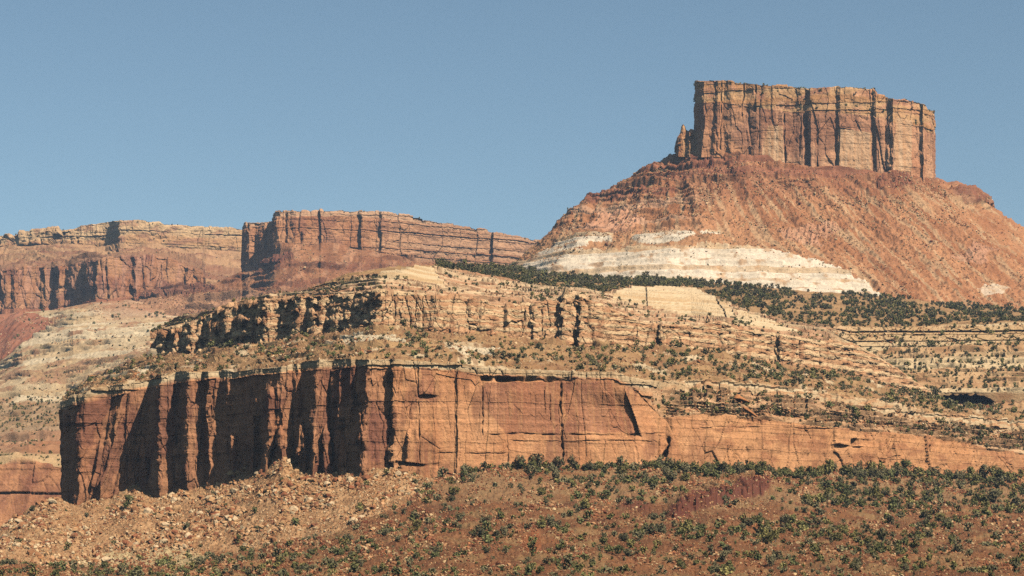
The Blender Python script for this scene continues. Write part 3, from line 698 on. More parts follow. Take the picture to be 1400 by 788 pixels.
disp = disp * (1 - 0.85 * wfs) + 0.6 * fbm(X / 9, Z / 9, 1.0, 3)
disp = disp + 1.6 * wfs * (sstep(0, 1, fbm(X / 40, Z / 20, 8.0, 2) + .5)) + pink * (1.5 - 3.0 * np.abs(perlin(q / 4, Z / 60, 2.0)))
P = P + n * disp[..., None] * sstep(0.0, 0.3, V + (SG > 0))[..., None]
P[..., 2] += 0.8 * t1 * tm * (1 - wfs)
bs = shelf(P, Z + 1.5 * perlin(X / 60, 2.0, 5.0) + 0.6 * perlin(X / 14, Z / 9, 6.0), 5.5, 98, 0.8 * (1 - wfs) * sstep(1010, 930, PX + 25 * nz_s) * sstep(322, 306, PY) * sstep(-.3, .1, perlin(X / 26, Z / 9, 44.)) + 0.6 * sstep(275, 250, PY) * sstep(-.1, .3, perlin(X / 40, Z / 9, 47.)), 2.0, 0.15)
bw = shelf(P, Z + 1.2 * perlin(X / 50, 2.0, 0.0) + 0.5 * perlin(X / 12, Z / 9, 0.0), 4.6, 95, 0.55 * wfs * sstep(-.5, .1, perlin(X / 30, Z / 8, 4.)), 1.6, 0.14)
# dark red ledges
led = inpoly(PX + 3 * perlin(X / 9, Z / 9, 2.0), PY, [(940, 212), (974, 213), (978, 227), (945, 229)]) | inpoly(PX + 3 * perlin(X / 9, Z / 9, 2.0), PY, [(1196, 244), (1240, 244), (1250, 258), (1200, 260)]) | inpoly(PX, PY, [(803, 262), (850, 258), (930, 262), (920, 268), (850, 270), (803, 279)]) | inpoly(PX, PY, [(1296, 256), (1352, 264), (1356, 284), (1320, 276)])
je, jid = joints(q * 1.6, Z, 5.0, 2.0, 2.5, 2.5, 96)
P = P + n * (blur(led.astype(f32), 3) * (1.4 + 0.9 * je))[..., None]
nz = fbm(sl_ / 30, PY / 60, 4.0, 4)
b1, _f = beds(Z + 2 * perlin(q / 50, 1.0, 2.0), 4.0, 97)
c = mix(C('#bd865c'), C('#a06843'), 0.5 + 0.9 * nz)
low = sstep(300, 345, PY + 14 * nz) * sstep(1200, 900, PX)
c = mix(c, C('#b98c62'), 0.7 * low)
c = mix(c, C('#8e5844'), 0.6 * sstep(290, 235, PY) * (b1 * 0.8 + 0.3))
streak = sstep(0.05, 0.5, fbm(sl_ / 8, PY / 50, 7.0, 4))
c = mix(c, C('#c8a47a'), 0.65 * streak * sstep(235, 280, PY))
c = mix(c, C('#d0a684'), 0.5 * (bs > 0.6) * sstep(1000, 900, PX) * sstep(322, 306, PY))
c = mix(c, C('#cf9a78'), 0.75 * pink * (0.6 + 0.4 * b1))
c = mix(c, C('#84503c'), led * (0.35 + 0.5 * jid))
c = mix(c, mix(C('#e6d3b6'), C('#cfae84'), sstep(0.55, 0.8, bw) * 0.9 + 0.4 * nz), (0.96 - 0.3 * (PX > 1300)) * wf)
c = mix(c, C('#c09468'), 0.75 * wf * (sstep(0.25, 0.55, fbm(X / 12, Z / 5, 20.0, 4))))
c = c * (0.9 + 0.2 * cid)[..., None] * (1 + 0.16 * fbm(X / 2.6, Z / 1.8, Y / 2.6, 2))[..., None]
L = Land(); L.P = P; L.col = c; L.PX = PX; L.PY = PY; L.DD = DD; L.SG = SG + 0 * PX; L.V = V + 0 * PX; L.wf = wf
BT = finish(L, 'talus_cone', M_MID, parent=butte, smooth=True)
BT.obj.matrix_parent_inverse = Matrix.Translation((-230, -1900, -200))

# ---- middle mesa
MK = [(150, 150, 2610), (206, 206, 2600), (294, 294, 2600), (329, 329, 2640), (331, 331, 2658), (341, 340, 2642), (348, 348, 2646), (362, 361, 2634), (365, 364, 2636), (377, 376, 2590), (383, 383, 2584), (396, 395, 2588), (404, 404, 2585), (436, 436, 2596), (439, 439, 2592), (490, 490, 2610), (495, 495, 2604), (518, 518, 2612), (522, 522, 2608),
      (600, 600, 2640), (672, 672, 2670), (675, 675, 2664), (760, 760, 2720)]
MR = [(150, 430), (184, 413), (206, 396), (280, 390.5), (294, 387.5), (329, 371), (330.5, 371), (331.5, 312), (334, 305), (339, 303), (371, 302), (374, 297), (377, 290), (395, 287), (431, 288), (464, 287.5), (497, 288), (530, 291), (563, 296), (596, 302), (629, 307), (661, 314), (694, 322), (730, 328), (760, 334)]
MF = [(150, 431), (184, 414), (206, 397), (280, 391), (294, 388), (329, 371.5), (331, 371.5), (343, 367), (362, 350), (385, 339), (399, 334), (438, 336), (491, 341), (530, 347), (579, 354), (629, 360), (684, 364), (760, 372)]
MB = [(150, 436), (206, 436), (300, 442), (400, 425), (500, 400), (600, 392), (760, 395)]
pt, pf, D = dense_cols(MK, 0.8)
rim = ip(pt, MR, 1); foot = np.maximum(ip(pf, MF, 1), rim + 0.3); base = ip(pf, MB, 1)
caph = np.minimum(8, 0.4 * (foot - rim))
Dm = np.interp(pf, [150, 206, 300, 400, 500, 600, 760], [2500, 2500, 2440, 2400, 2440, 2500, 2560])
zr = at(pt, rim, D)[:, 2]
lines = [(pt, rim - .3, D + 100), (pt, rim, D + 6), (pt, rim + caph, D + 2), (pf, foot, D - 4), (pf, base, Dm), (pf, base + 190, Dm - 420)]
PX, PY, DD, SG, V = loft(lines, [8, 14, 70, 95, 24], [None, None, None, lambda t: t ** 0.9, None])
P = at(PX, PY, DD); n = normals(P); X, Y, Z = P[..., 0].copy(), P[..., 1].copy(), P[..., 2].copy()
P[:8, :, 2] = zr[None, :] + np.linspace(4, 0, 8)[:, None]
hgt = sstep(3, 14, (foot - rim))[None, :]
S = arclen(at(np.stack([pf, pf]), np.stack([foot, foot]), np.stack([D, D])))
d1, id1 = joints(S, Z, 16.0, 4.0, 3.5, 1.4, 101)
d2, id2 = joints(S, Z, 6.5, 2.5, 1.6, .7, 103)
b1, _f = beds(Z + 1.2 * perlin(S / 60, Z / 30, 1.0), 6.0, 104)
b2, _f = beds(Z + 0.6 * perlin(S / 30, Z / 20, 1.0), 2.4, 105)
rightm = sstep(480, 600, PX)
cd = (d1 + d2) * (1 - 0.35 * rightm) + (1.1 + 1.0 * rightm) * (0.3 + sstep(-.4, .3, perlin(S / 60, Z / 8, 14.))) * (b1 - 0.5) + 1.2 * fbm(S / 12, Z / 8, 9., 3) + (1 + rightm) * (b2 - 0.5) + 0.8 * fbm(S / 8, Z / 8, 0.0, 3)
f1, f2, cid = worley(X / 5, Z / 3, 107)
td = 4 * fbm(X / 40, Y / 60, 3.0, 4) + 2.0 * (cid > 0.6) * (0.6 - f1).clip(0)
tt = terrace(Z + 3 * perlin(X / 70, 3.0, 0.0), 11, 108, 0.12) * sstep(-0.1, 0.4, perlin(X / 70, Z / 30, 4.0))
for (px_, y0, y1, w, dep) in [(392, 290, 334, 1.2, 5), (437, 290, 336, 1.2, 5), (492, 300, 342, 1.2, 5), (520, 318, 342, 1.3, 6), (672, 325, 346, 1.2, 5), (412, 318, 335, 1.3, 4)]:
    cd = cd - dep * np.exp(-((PX - px_ - perlin(PY / 9, px_, 0.0)) / w) ** 2) * sstep(y0 - 2, y0 + 2, PY) * sstep(y1 + 2, y1 - 2, PY)
disp = np.where(SG == 0, 0, np.where(SG <= 2, cd * hgt, td * sstep(0, .12, V)))
P = P + n * disp[..., None]
P[..., 2] += np.where(SG == 3, tt, 0)
bm_ = shelf(P, Z + 3 * perlin(X / 70, Y / 90, 0.0) + 1.0 * perlin(X / 15, Y / 30, 3.0), 7.0, 128, np.where(SG == 3, 0.9, 0) * sstep(0.0, 0.3, perlin(X / 50, Z / 14, 24.0)) * sstep(0, .08, V), 3.0, 0.14)
nz = fbm(S / 40, Z / 30, 3.0, 4)
st = fbm(S / 4.5, Z / 60, 8.0, 3)
c = mix(C('#c69066'), C('#ad744e'), 0.5 + 0.9 * nz)
c = mix(c, C('#8c5c46'), 0.6 * sstep(0.0, 0.4, fbm(S / 30, Z / 35, 15.0, 3) + 0.5 * st))
c = mix(c, mix(C('#cfa882'), C('#a97a5a'), b2), 0.8 * ((SG == 1) + 0.7 * rightm * (SG == 2)))
tc = mix(C('#a8744e'), C('#8e5c3e'), 0.5 + fbm(X / 30, Y / 50, 2.0, 4))
tc = mix(tc, C('#bb8a66'), 0.6 * sstep(0.1, 0.4, fbm(X / 14, Z / 20, 12.0, 4)))
tc = mix(tc, C('#7e4c36'), 0.5 * (bm_ > 0.6))
tc = tc * (1 + 0.22 * fbm(X / 4, Z / 2.5, Y / 6, 3))[..., None]
tc = mix(tc, C('#b88a66'), 0.7 * sstep(395, 410, PY + 4 * nz))
c = np.where((SG >= 3)[..., None], tc, c)
ld = inpoly(PX + 3 * perlin(X / 12, Z / 8, 0.), PY, [(360, 352), (398, 346), (402, 354), (385, 360), (358, 364)]) | inpoly(PX + 3 * perlin(X / 12, Z / 8, 0.), PY + 2 * perlin(X / 9, Z / 6, 7.), [(186, 408), (206, 397), (282, 392), (300, 396), (270, 401), (215, 405)])
c = mix(c, C('#74463a'), 0.65 * ld)
jj, _ = joints(X, Z, 6.0, 1.2, 4, 3, 109)
P = P + n * (ld * (3.5 + jj))[..., None]
c = c * (0.9 + 0.2 * cid)[..., None]
L = Land(); L.P = P; L.col = c; L.PX = PX; L.PY = PY; L.DD = DD; L.SG = SG + 0 * PX; L.V = V + 0 * PX
MM = finish(L, 'mesa', M_FAR, label='middle red mesa sloping down to the right behind the slickrock', cat='mesa')

# ---- far left mesa with two cliff bands
px = np.arange(-260, 350, 0.8)
FRm = [(-260, 332), (0, 321.5), (29, 318), (74, 313.5), (99, 310), (125, 305), (150, 302), (158, 301), (164, 300), (191, 299.5), (221, 306), (258, 308.5), (294, 310), (331, 313.5), (350, 316)]
FUF = [(-260, 345), (0, 339), (48, 336), (110, 334), (144, 340), (162, 338), (221, 339), (258, 342), (331, 345), (350, 346)]
FLT = [(-260, 372), (0, 367.5), (74, 365), (107, 361), (136, 355), (166, 350), (221, 351), (239, 356), (258, 366), (276, 373), (280, 390), (350, 392)]
FLF = [(-260, 434), (0, 428), (37, 423), (74, 421), (96, 419), (129, 410), (177, 408), (206, 400), (258, 394), (280, 394), (350, 396)]
DU = [(-260, 3110), (0, 3040), (100, 3010), (143, 3004), (150, 3000), (164, 2955), (200, 2958), (258, 2980), (350, 3010)]
DLo = [(-260, 2790), (-4, 2762), (2, 2746), (8, 2744), (14, 2746), (20, 2742), (40, 2752), (56, 2754), (62, 2745), (70, 2748), (79, 2730), (90, 2734), (99, 2722), (106, 2716), (112, 2714), (133, 2672), (140, 2672), (146, 2675), (148, 2671), (180, 2686), (184, 2681), (206, 2694), (252, 2704), (256, 2699), (276, 2710), (282, 2760), (350, 2800)]
rim = ip(px, FRm, 1); uf = ip(px, FUF, 1); lt = ip(px, FLT, 1); lf = ip(px, FLF, 1)
Du = ip(px, DU, 1); Dl = ip(px, DLo, 1)
Dl_s = np.interp(px, [-260, 0, 133, 280, 350], [2790, 2755, 2690, 2715, 2800])
zr = at(px, rim, Du)[:, 2]
lines = [(px, rim - .3, Du + 120), (px, rim, Du + 8), (px, uf, Du), (px, lt, Dl + 6), (px, np.maximum(lf, lt + 1), Dl - 4), (px, np.maximum(lf, lt + 1) + 34, Dl_s - 90), (px, np.maximum(lf, lt + 1) + 140, Dl_s - 300)]
PX, PY, DD, SG, V = loft(lines, [8, 44, 42, 72, 45, 10])
DD = np.where((SG == 3) , DD + warpD(Dl, 5 * fbm(PX / 14, PY / 22, 3., 3)) - Dl[None, :], DD)
DD = np.where(SG == 2, Du + (Dl_s + 6 - Du) * V + (Dl - Dl_s) * V ** 6, DD)
P = at(PX, PY, DD); n = normals(P); X, Y, Z = P[..., 0].copy(), P[..., 1].copy(), P[..., 2].copy()
P[:8, :, 2] = zr[None, :] + np.linspace(5, 0, 8)[:, None]
S = arclen(at(np.stack([px, px]), np.stack([lf, lf]), np.stack([Dl, Dl])))
d1, id1 = joints(S, Z, 17.0, 4.0, 4.5, 3.0, 111)
d2, id2 = joints(S, Z, 6.5, 3.0, 1.8, 1.4, 113)
b1, fr1 = beds(Z + 1.2 * perlin(S / 60, Z / 30, 1.0), 6.5, 114)
b2, _f = beds(Z + 0.6 * perlin(S / 30, Z / 20, 1.0), 2.6, 115)
knob = sstep(115, 100, PX) * (SG == 1)
d4, id4 = joints(X, Z, 13.0, 1.2, 9, 7, 117, ck=0.12)
up = 0.8 * d2 + (2.4 * (b1 - 0.5) + 2.0 * (b2 - 0.5)) * (0.3 + sstep(-.4, .3, perlin(X / 60, Z / 8, 14.))) + 1.5 * fbm(X / 14, Z / 7, 9., 3) + knob * d4
lo = d1 + d2 + 1.0 * (b2 - 0.5)
f1, f2, cid = worley(X / 5.5, Z / 3, 118)
sl = 3 * fbm(X / 30, Y / 60, 3.0, 4) + 2.2 * (cid > 0.55) * (0.6 - f1).clip(0)
disp = np.where(SG == 0, 0, np.where(SG == 1, up, np.where(SG == 3, lo, sl * sstep(0, .1, V) * sstep(1, .95, V)))) + np.where(SG > 0, 0.8 * fbm(X / 8, Z / 8, 0.0, 3), 0)
P = P + n * disp[..., None]
P[..., 2] += np.where((SG == 2) | (SG == 4), terrace(Z + 2 * perlin(X / 60, 1.0, 0.0), 9, 119, 0.13) * sstep(-.3, .2, perlin(X / 60, Z / 20, 8.0)), 0)
bf_ = shelf(P, Z + 3 * perlin(X / 70, Y / 90, 0.0) + 1.0 * perlin(X / 15, Y / 30, 3.0), 6.5, 129, np.where((SG == 2) | (SG == 4), 0.9, 0) * sstep(-0.2, 0.2, perlin(X / 50, Z / 14, 24.0)) * sstep(0, .08, V) * sstep(1, .94, V), 3.0, 0.14)
nz = fbm(X / 40, Z / 30, 3.0, 4); st = fbm(X / 5, Z / 80, 8.0, 3)
cu = mix(C('#d4b083'), C('#bd9064'), sstep(.5, .8, b1) * 0.8 + 0.5 * nz + 0.2)
cu = mix(cu, C('#a06f55'), 0.6 * sstep(0.1, 0.5, fbm(X / 18, Z / 12, 5.0, 3)))
cs = mix(C('#b88e66'), C('#99694c'), sstep(.55, .8, b2) * .8 + 0.5 * nz)
clo = mix(C('#bd8a62'), C('#a36c4a'), 0.5 + nz)
clo = mix(clo, C('#7c5048'), 0.55 * sstep(0, 0.4, fbm(X / 30, Z / 40, 5.0, 3) + 0.5 * st))
clo = mix(clo, C('#c49070'), 0.6 * sstep(0.0, 0.5, st))
cb = mix(C('#ab7252'), C('#905a40'), sstep(.5, .7, b2) * .9 + 0.4 * nz)
cs = mix(cs, C('#8c6048'), 0.5 * (bf_ > .65)) * (1 + 0.22 * fbm(X / 4, Z / 2.5, Y / 6, 3))[..., None]
c = np.where((SG <= 1)[..., None], cu, np.where((SG == 2)[..., None], cs, np.where((SG == 3)[..., None], clo, cb)))
c = c * (0.9 + 0.2 * cid)[..., None]
L = Land(); L.P = P; L.col = c; L.PX = PX; L.PY = PY; L.DD = DD; L.SG = SG + 0 * PX; L.V = V + 0 * PX
FM = finish(L, 'mesa', M_FAR, label='far left mesa with a cream upper cliff over a fluted red wall', cat='mesa')

# ---- left slopes below it, down to the far low red cliff
px = np.arange(-260, 345, 0.8)
LT = [(-260, 440), (0, 430), (74, 424), (129, 413), (177, 412), (200, 416), (240, 428), (300, 424), (345, 418)]
lt = ip(px, LT, 1)
o = np.ones_like(px)
s1 = ip(px, [(-260, 500), (0, 492), (30, 470), (100, 450), (220, 446), (345, 446)], 1)
s2 = ip(px, [(-260, 552), (0, 548), (90, 545), (150, 520), (220, 495), (345, 495)], 1)
s3 = ip(px, [(-260, 600), (0, 588), (90, 570), (200, 540), (345, 520)], 1)
s4 = ip(px, [(-260, 640), (0, 635), (40, 632), (85, 639), (140, 640), (345, 640)], 1)
lines = [(px, lt, 2570 * o), (px, s1, 2250 * o), (px, s2, 1750 * o), (px, s3, 1480 * o), (px, s4, 1225 * o), (px, s4 + 95, 1212 * o)]
PX, PY, DD, SG, V = loft(lines, [90, 150, 80, 90, 90])
P = at(PX, PY, DD); n = normals(P); X, Y, Z = P[..., 0].copy(), P[..., 1].copy(), P[..., 2].copy()
nz = fbm(X / 40, Y / 70, 3.0, 4)
red = inpoly(PX + 8 * fbm(X / 30, Y / 50, 0., 2), PY + 5 * fbm(X / 30, Y / 50, 9., 2), [(-300, 420), (60, 432), (72, 445), (32, 470), (0, 495), (-300, 520)])
f1, f2, cid = worley(X / 4, Y / 10, 121)
t1 = terrace(Z + 2 * perlin(X / 50, Y / 90, 1.0), 6.5, 122, 0.1)
t2 = terrace(Z + 1 * perlin(X / 30, Y / 60, 2.0), 2.2, 123, 0.2)
msk = sstep(-0.25, 0.3, perlin(X / 70, Y / 110, 5.0))
hum = np.where(red, 4 * fbm(X / 14, Y / 80, 3.0, 3), t1 * msk + 0.5 * t2) + 1.5 * fbm(X / 16, Y / 30, 3.0, 3) + 1.4 * (cid > 0.65) * (0.6 - f1).clip(0)
P[..., 2] += np.where(SG == 4, 0, (hum - 0.8 * t1 * msk * (~red)) * sstep(0, .06, V + (SG > 0)))
bl_ = shelf(P, Z + 2 * perlin(X / 50, Y / 90, 1.0) + 0.8 * perlin(X / 14, Y / 30, 1.0), 5.0, 122, np.where(red | (SG == 4), 0, 0.9) * msk, 2.6, 0.13)
d1, id1 = joints(X, Z, 9.0, 1.6, 1.6, 0.4, 124, ck=0.035)
b1, _f = beds(Z, 3.0, 125)
st = fbm(X / 2, Z / 30, 8.0, 3)
P = P + n * np.where(SG == 4, d1 + 0.6 * (b1 - .5) - (2.5 * np.exp(-((PY - 674) / 1.2) ** 2)) * 1.0 + 0.3 * fbm(X / 4, Z / 4, 1., 3), 0)[..., None]
b2, _f = beds(Z + 1 * perlin(X / 30, Y / 60, 2.0), 2.4, 126)
c = mix(C('#d3b88e'), C('#c0a074'), 0.5 + 0.8 * nz)
rubm = sstep(0.0, 0.35, fbm(X / 32, Y / 60, 22.0, 4) + 0.55 * np.exp(-((PY - 515 + 0.12 * (PX - 50)) / 14) ** 2) - 0.12)
c = mix(c, C('#b48a62'), 0.8 * rubm)
c = mix(c, C('#9e6f55'), 0.5 * rubm * (cid > 0.6))
c = mix(c, C('#dcc6a0'), 0.7 * (bl_ > 0.55) * (1 - rubm))
c = mix(c, mix(C('#b5835e'), C('#a06a4a'), 0.5 + nz), 0.8 * sstep(585, 598, PY + 6 * nz))
c = mix(c, mix(C('#b08a62'), C('#9c7a58'), 0.5 + nz), 0.8 * sstep(548, 555, PY + 4 * nz) * sstep(600, 585, PY + 6 * nz))
c = mix(c, C('#d2b080'), 0.8 * sstep(620, 626, PY) * (SG == 3) * (b2 > .4))
c = mix(c, mix(C('#a5664a'), C('#8f523a'), 0.5 + nz), 0.9 * red)
pinkz = sstep(445, 425, PY + 5 * nz) * sstep(100, 170, PX)
c = mix(c, mix(C('#b98a68'), C('#a87452'), b2), 0.75 * pinkz)
lc = mix(C('#c68c62'), C('#93624a'), 0.5 + 0.9 * fbm(X / 8, Z / 14, 3.0, 3) + 0.3 * st)
c = np.where((SG == 4)[..., None], lc, c)
c = c * (0.9 + 0.2 * cid)[..., None]
L = Land(); L.P = P; L.col = c; L.PX = PX; L.PY = PY; L.DD = DD; L.SG = SG + 0 * PX; L.V = V + 0 * PX
LS = finish(L, 'hillside', M_MID, label='pale slickrock hillside with rubble bands below the far left mesa', cat='terrain', smooth=True)

# ---- valley floor sheet out to the horizon
gx = np.linspace(-4800, 4800, 97); gy = np.linspace(-4700, 4900, 97)
GX, GY = np.meshgrid(gx, gy[::-1])
GP = np.stack([GX, GY, -2.0 + 0.6 * perlin(GX / 300, GY / 300, 1.0)], -1)
gc = mix(C('#a06c48'), C('#b8875a'), 0.5 + fbm(GX / 200, GY / 200, 2.0, 3))
link('ground', make_mesh('ground', GP, quads=grid_quads(97, 97), col=gc), M_NEAR, kind='structure', label='red valley floor at the camera reaching to the horizon', cat='ground')
#@@SCATTER@@
# ------------------------------------------------------------------ plants and loose rock
def foliage_proto(seed, nleaf, leaf, lobes=6, form=0):
    """a juniper crown about 1 m wide: leaf sprays spread through several uneven lobes. returns V(n,4,3), shade(n)"""
    r = np.random.default_rng(seed)
    ht = [0.8, 0.62, 1.15][form]
    cs = []
    for i in range(lobes):
        a = r.uniform(0, 6.283); d = r.uniform(0.05, 0.36)
        cs.append((math.cos(a) * d, math.sin(a) * d, ht * r.uniform(0.2, 0.78), r.uniform(0.10, 0.28)))
    cs.append((0, 0, ht * 0.36, 0.27))
    cs = np.array(cs)
    k = r.integers(0, len(cs), nleaf)
    dirs = r.normal(size=(nleaf, 3)); dirs /= np.linalg.norm(dirs, axis=1, keepdims=True)
    rad = r.uniform(0.45, 1.08, nleaf) ** 0.6
    c = cs[k, :3] + dirs * (cs[k, 3] * rad)[:, None] * np.array([1, 1, 0.9])
    c[:, 2] = np.maximum(c[:, 2], r.uniform(0.0, 0.08, nleaf))
    nrm = dirs * 0.7 + r.normal(size=(nleaf, 3)) * 0.6
    nrm /= np.linalg.norm(nrm, axis=1, keepdims=True)
    t = np.cross(nrm, r.normal(size=(nleaf, 3))); t /= np.linalg.norm(t, axis=1, keepdims=True)
    b = np.cross(nrm, t)
    s = leaf * r.uniform(0.6, 1.3, nleaf)[:, None]
    q = np.stack([c - t * s - b * s * .7, c + t * s - b * s * .5, c + t * s * .7 + b * s, c - t * s * .8 + b * s * .7], 1)
    return q.astype(f32), r.uniform(0.8, 1.25, nleaf).astype(f32)

def rock_proto(seed, npts=13):
    r = np.random.default_rng(seed)
    bm = bmesh.new()
    p = r.normal(size=(npts, 3)); p /= np.linalg.norm(p, axis=1, keepdims=True)
    p *= r.uniform(0.75, 1.0, (npts, 1)); p *= np.array([1.0, r.uniform(.65, .95), r.uniform(.5, .85)]) * 0.5
    for v in p: bm.verts.new(v)
    res = bmesh.ops.convex_hull(bm, input=bm.verts)
    dead = list({g for g in res['geom_interior'] if isinstance(g, bmesh.types.BMVert)} | {g for g in res['geom_unused'] if isinstance(g, bmesh.types.BMVert)})
    if dead: bmesh.ops.delete(bm, geom=dead, context='VERTS')
    bmesh.ops.triangulate(bm, faces=bm.faces)
    bmesh.ops.recalc_face_normals(bm, faces=bm.faces)
    bm.verts.index_update()
    V = np.array([v.co[:] for v in bm.verts], f32); F = np.array([[v.index for v in f.verts] for f in bm.faces], np.int32)
    bm.free()
    return V, F

def pick(L, n, dens, mask=None, nzmin=0.3, seed=0):
    """random places on a landform, thinned by a density"""
    r = np.random.default_rng(seed)
    R, Cn = L.P.shape[:2]
    i = r.integers(2, R - 2, n); j = r.integers(2, Cn - 2, n)
    px = L.PX[i, j]; py = L.PY[i, j]; P = L.P[i, j]; nz = L.N[i, j, 2]
    d = dens(px, py, P, L.SG[i, j])
    ok = (r.uniform(0, 1, n) < d) & (nz > nzmin) & (px > -120) & (px < 1520)
    return dict(P=P[ok], px=px[ok], py=py[ok], D=P[ok, 1], nz=nz[ok])

def thin(S, size_px, mind, r):
    """drop plants that stand almost on top of each other"""
    order = np.argsort(-size_px)
    keep = []
    cell = {}
    for k in order:
        x, y = S['px'][k], S['py'][k]; m = mind * size_px[k]
        gxk, gyk = int(x // 12), int(y // 12); ok = True
        for a in (-1, 0, 1):
            for b in (-1, 0, 1):
                for (u, v) in cell.get((gxk + a, gyk + b), ()):
                    if (u - x) ** 2 + ((v - y) * 1.6) ** 2 < m * m: ok = False; break
                if not ok: break
            if not ok: break
        if ok:
            keep.append(k); cell.setdefault((gxk, gyk), []).append((x, y))
    return np.array(keep, int)

def blob(px, py, cx, cy, rx, ry):
    return np.exp(-(((px - cx) / rx) ** 2 + ((py - cy) / ry) ** 2))

def d_fore(px, py, P, sg):
    ft = ip(px, FOOT1, 1)
    u = py - ft
    nzv = perlin(px / 38, py / 15, 1.3); nz2 = perlin(px / 90, py / 30, 6.3)
    right = sstep(760, 900, px)
    d = 0.10 + 0.25 * sstep(0.0, 0.5, nzv) * sstep(560, 640, px)
    d = d + right * 0.9 * sstep(34, 8, u) * sstep(-0.7, 0.0, nzv + 0.35)
    d = d + sstep(900, 1150, px) * (0.75 * sstep(-0.05, 0.35, nz2 + 0.4 * nzv) * sstep(140, 40, u))
    d = d + 0.8 * blob(px, py, 850, 665, 60, 9) + 0.9 * blob(px, py, 1070, 722, 60, 8) + 0.7 * blob(px, py, 1240, 690, 70, 10) + 0.9 * blob(px, py, 1360, 695, 50, 14) + .5 * blob(px, py, 700, 640, 90, 7)
    rubl = (py < ip(px, RUB, 1) + 2) & (px < 600)
    d = np.where(rubl, 0.012, d)
    d = np.where((px < 600) & ~rubl, 0.05 + 0.1 * sstep(100, 500, px) + 0.05 * sstep(770, 785, py), d)
    d = d * np.where((px > 925) & (px < 1050) & (py > 668) & (py < 712), 0.25, 1)
    d = d * np.where((px > 705) & (px < 745) & (py > 728) & (py < 758), 0.1, 1)
    return np.where(sg <= 3, d, 0)

def d_bench(px, py, P, sg):
    nzv = perlin(px / 40, py / 14, 2.3)
    rm = ip(px, RIM1, 1)
    d = 0.20 + 0.3 * sstep(0, .5, nzv)
    d = d + 0.55 * sstep(30, 8, rm - py) * sstep(540, 600, px) * sstep(-.3, .3, nzv) + 0.9 * sstep(860, 930, px) * sstep(40, 6, rm - py) * sstep(-.6, 0.1, nzv) * sstep(1400, 1250, px)
    d = np.where((sg == 2) & (px > 890), 0.16 + 0.35 * sstep(0.0, .4, perlin(px / 30, py / 8, 4.0)) + .5 * blob(px, py, 905, 572, 12, 22) + .6 * blob(px, py, 985, 560, 20, 10), d)
    d = np.where((sg == 0) | ((sg == 2) & (px > 890)), d, 0)
    return d

def d_wood(px, py, P, sg):
    nzv = perlin(px / 30, py / 6, 2.3); n2 = perlin(px / 60, py / 9, 8.3)
    d = sstep(-0.55, 0.05, nzv + 0.6 * n2 + 0.5 * perlin(px / 11, py / 4, 3.0) + 0.35 * sstep(1000, 700, px)) * 1.0
    return np.where((sg == 1) & (px > 596), d, 0)

def d_upper(px, py, P, sg):
    nzv = perlin(px / 35, py / 9, 2.3)
    rm = ip(px, RIM2, 1)
    d = 0.10 + 0.25 * sstep(0.1, .5, nzv) + 0.6 * sstep(16, 3, rm - py) * sstep(620, 760, px) * sstep(-.2, .3, nzv)
    dm = inpoly(px, py, [(836, 402), (850, 394), (945, 392), (1003, 425), (1003, 437), (930, 436)]) | inpoly(px, py, [(500, 374), (540, 364), (592, 364), (611, 396), (560, 386)])
    d = np.where(dm, 0.0, d)
    d = np.where(sg == 2, np.where(px > 1140, 0.05 + .2 * (nzv > .2), d), 0)
    d = np.where((sg == 3) & (px > 1140), 0.30 + 0.6 * sstep(-.1, .4, nzv), d)
    d = np.where((sg >= 7) & (px > 1140), 0.5, d)
    return d

def d_left(px, py, P, sg):
    nzv = perlin(px / 25, py / 8, 2.3)
    d = 0.05 + 0.12 * sstep(0, .5, nzv) + 0.75 * sstep(544, 551, py) * sstep(592, 580, py) * sstep(-.6, 0, nzv) + 0.5 * sstep(621, 624, py) * sstep(632, 629, py) + 0.2 * sstep(590, 600, py)
    return np.where(sg <= 3, d, 0)

def d_rim(px, py, P, sg):
    return np.where(sg == 0, 0.9 * sstep(-.5, .2, perlin(px / 12, 3.0, 1.0)), np.where(sg == 1, 0.012, 0.0))

def d_talus(px, py, P, sg):
    return 0.3 * sstep(-0.2, .5, perlin(px / 30, py / 14, 1.0)) * np.where((py > 380) & (px < 1200) & (px > 740), 0.0, 1.0) + 0.3 * (py < 345) * (py > 310) * (px < 1010)

PL = []      # P, px, py, D, size(m), zone
def plants(L, n, dens, spx, zone, seed, nzmin=0.3, mind=0.55, sink=0.0):
    S = pick(L, n, dens, nzmin=nzmin, seed=seed)
    r = np.random.default_rng(seed + 1)
    m = len(S['px'])
    sp = spx[0] + (spx[1] - spx[0]) * r.beta(1.0, 2.6, m)
    k = thin(S, sp, mind, r)
    w = sp[k] * S['D'][k] / FPX
    PL.append(dict(P=S['P'][k], px=S['px'][k], py=S['py'][k], D=S['D'][k], w=w, sp=sp[k], zone=np.full(len(k), zone)))
    print('plants zone', zone, len(k))

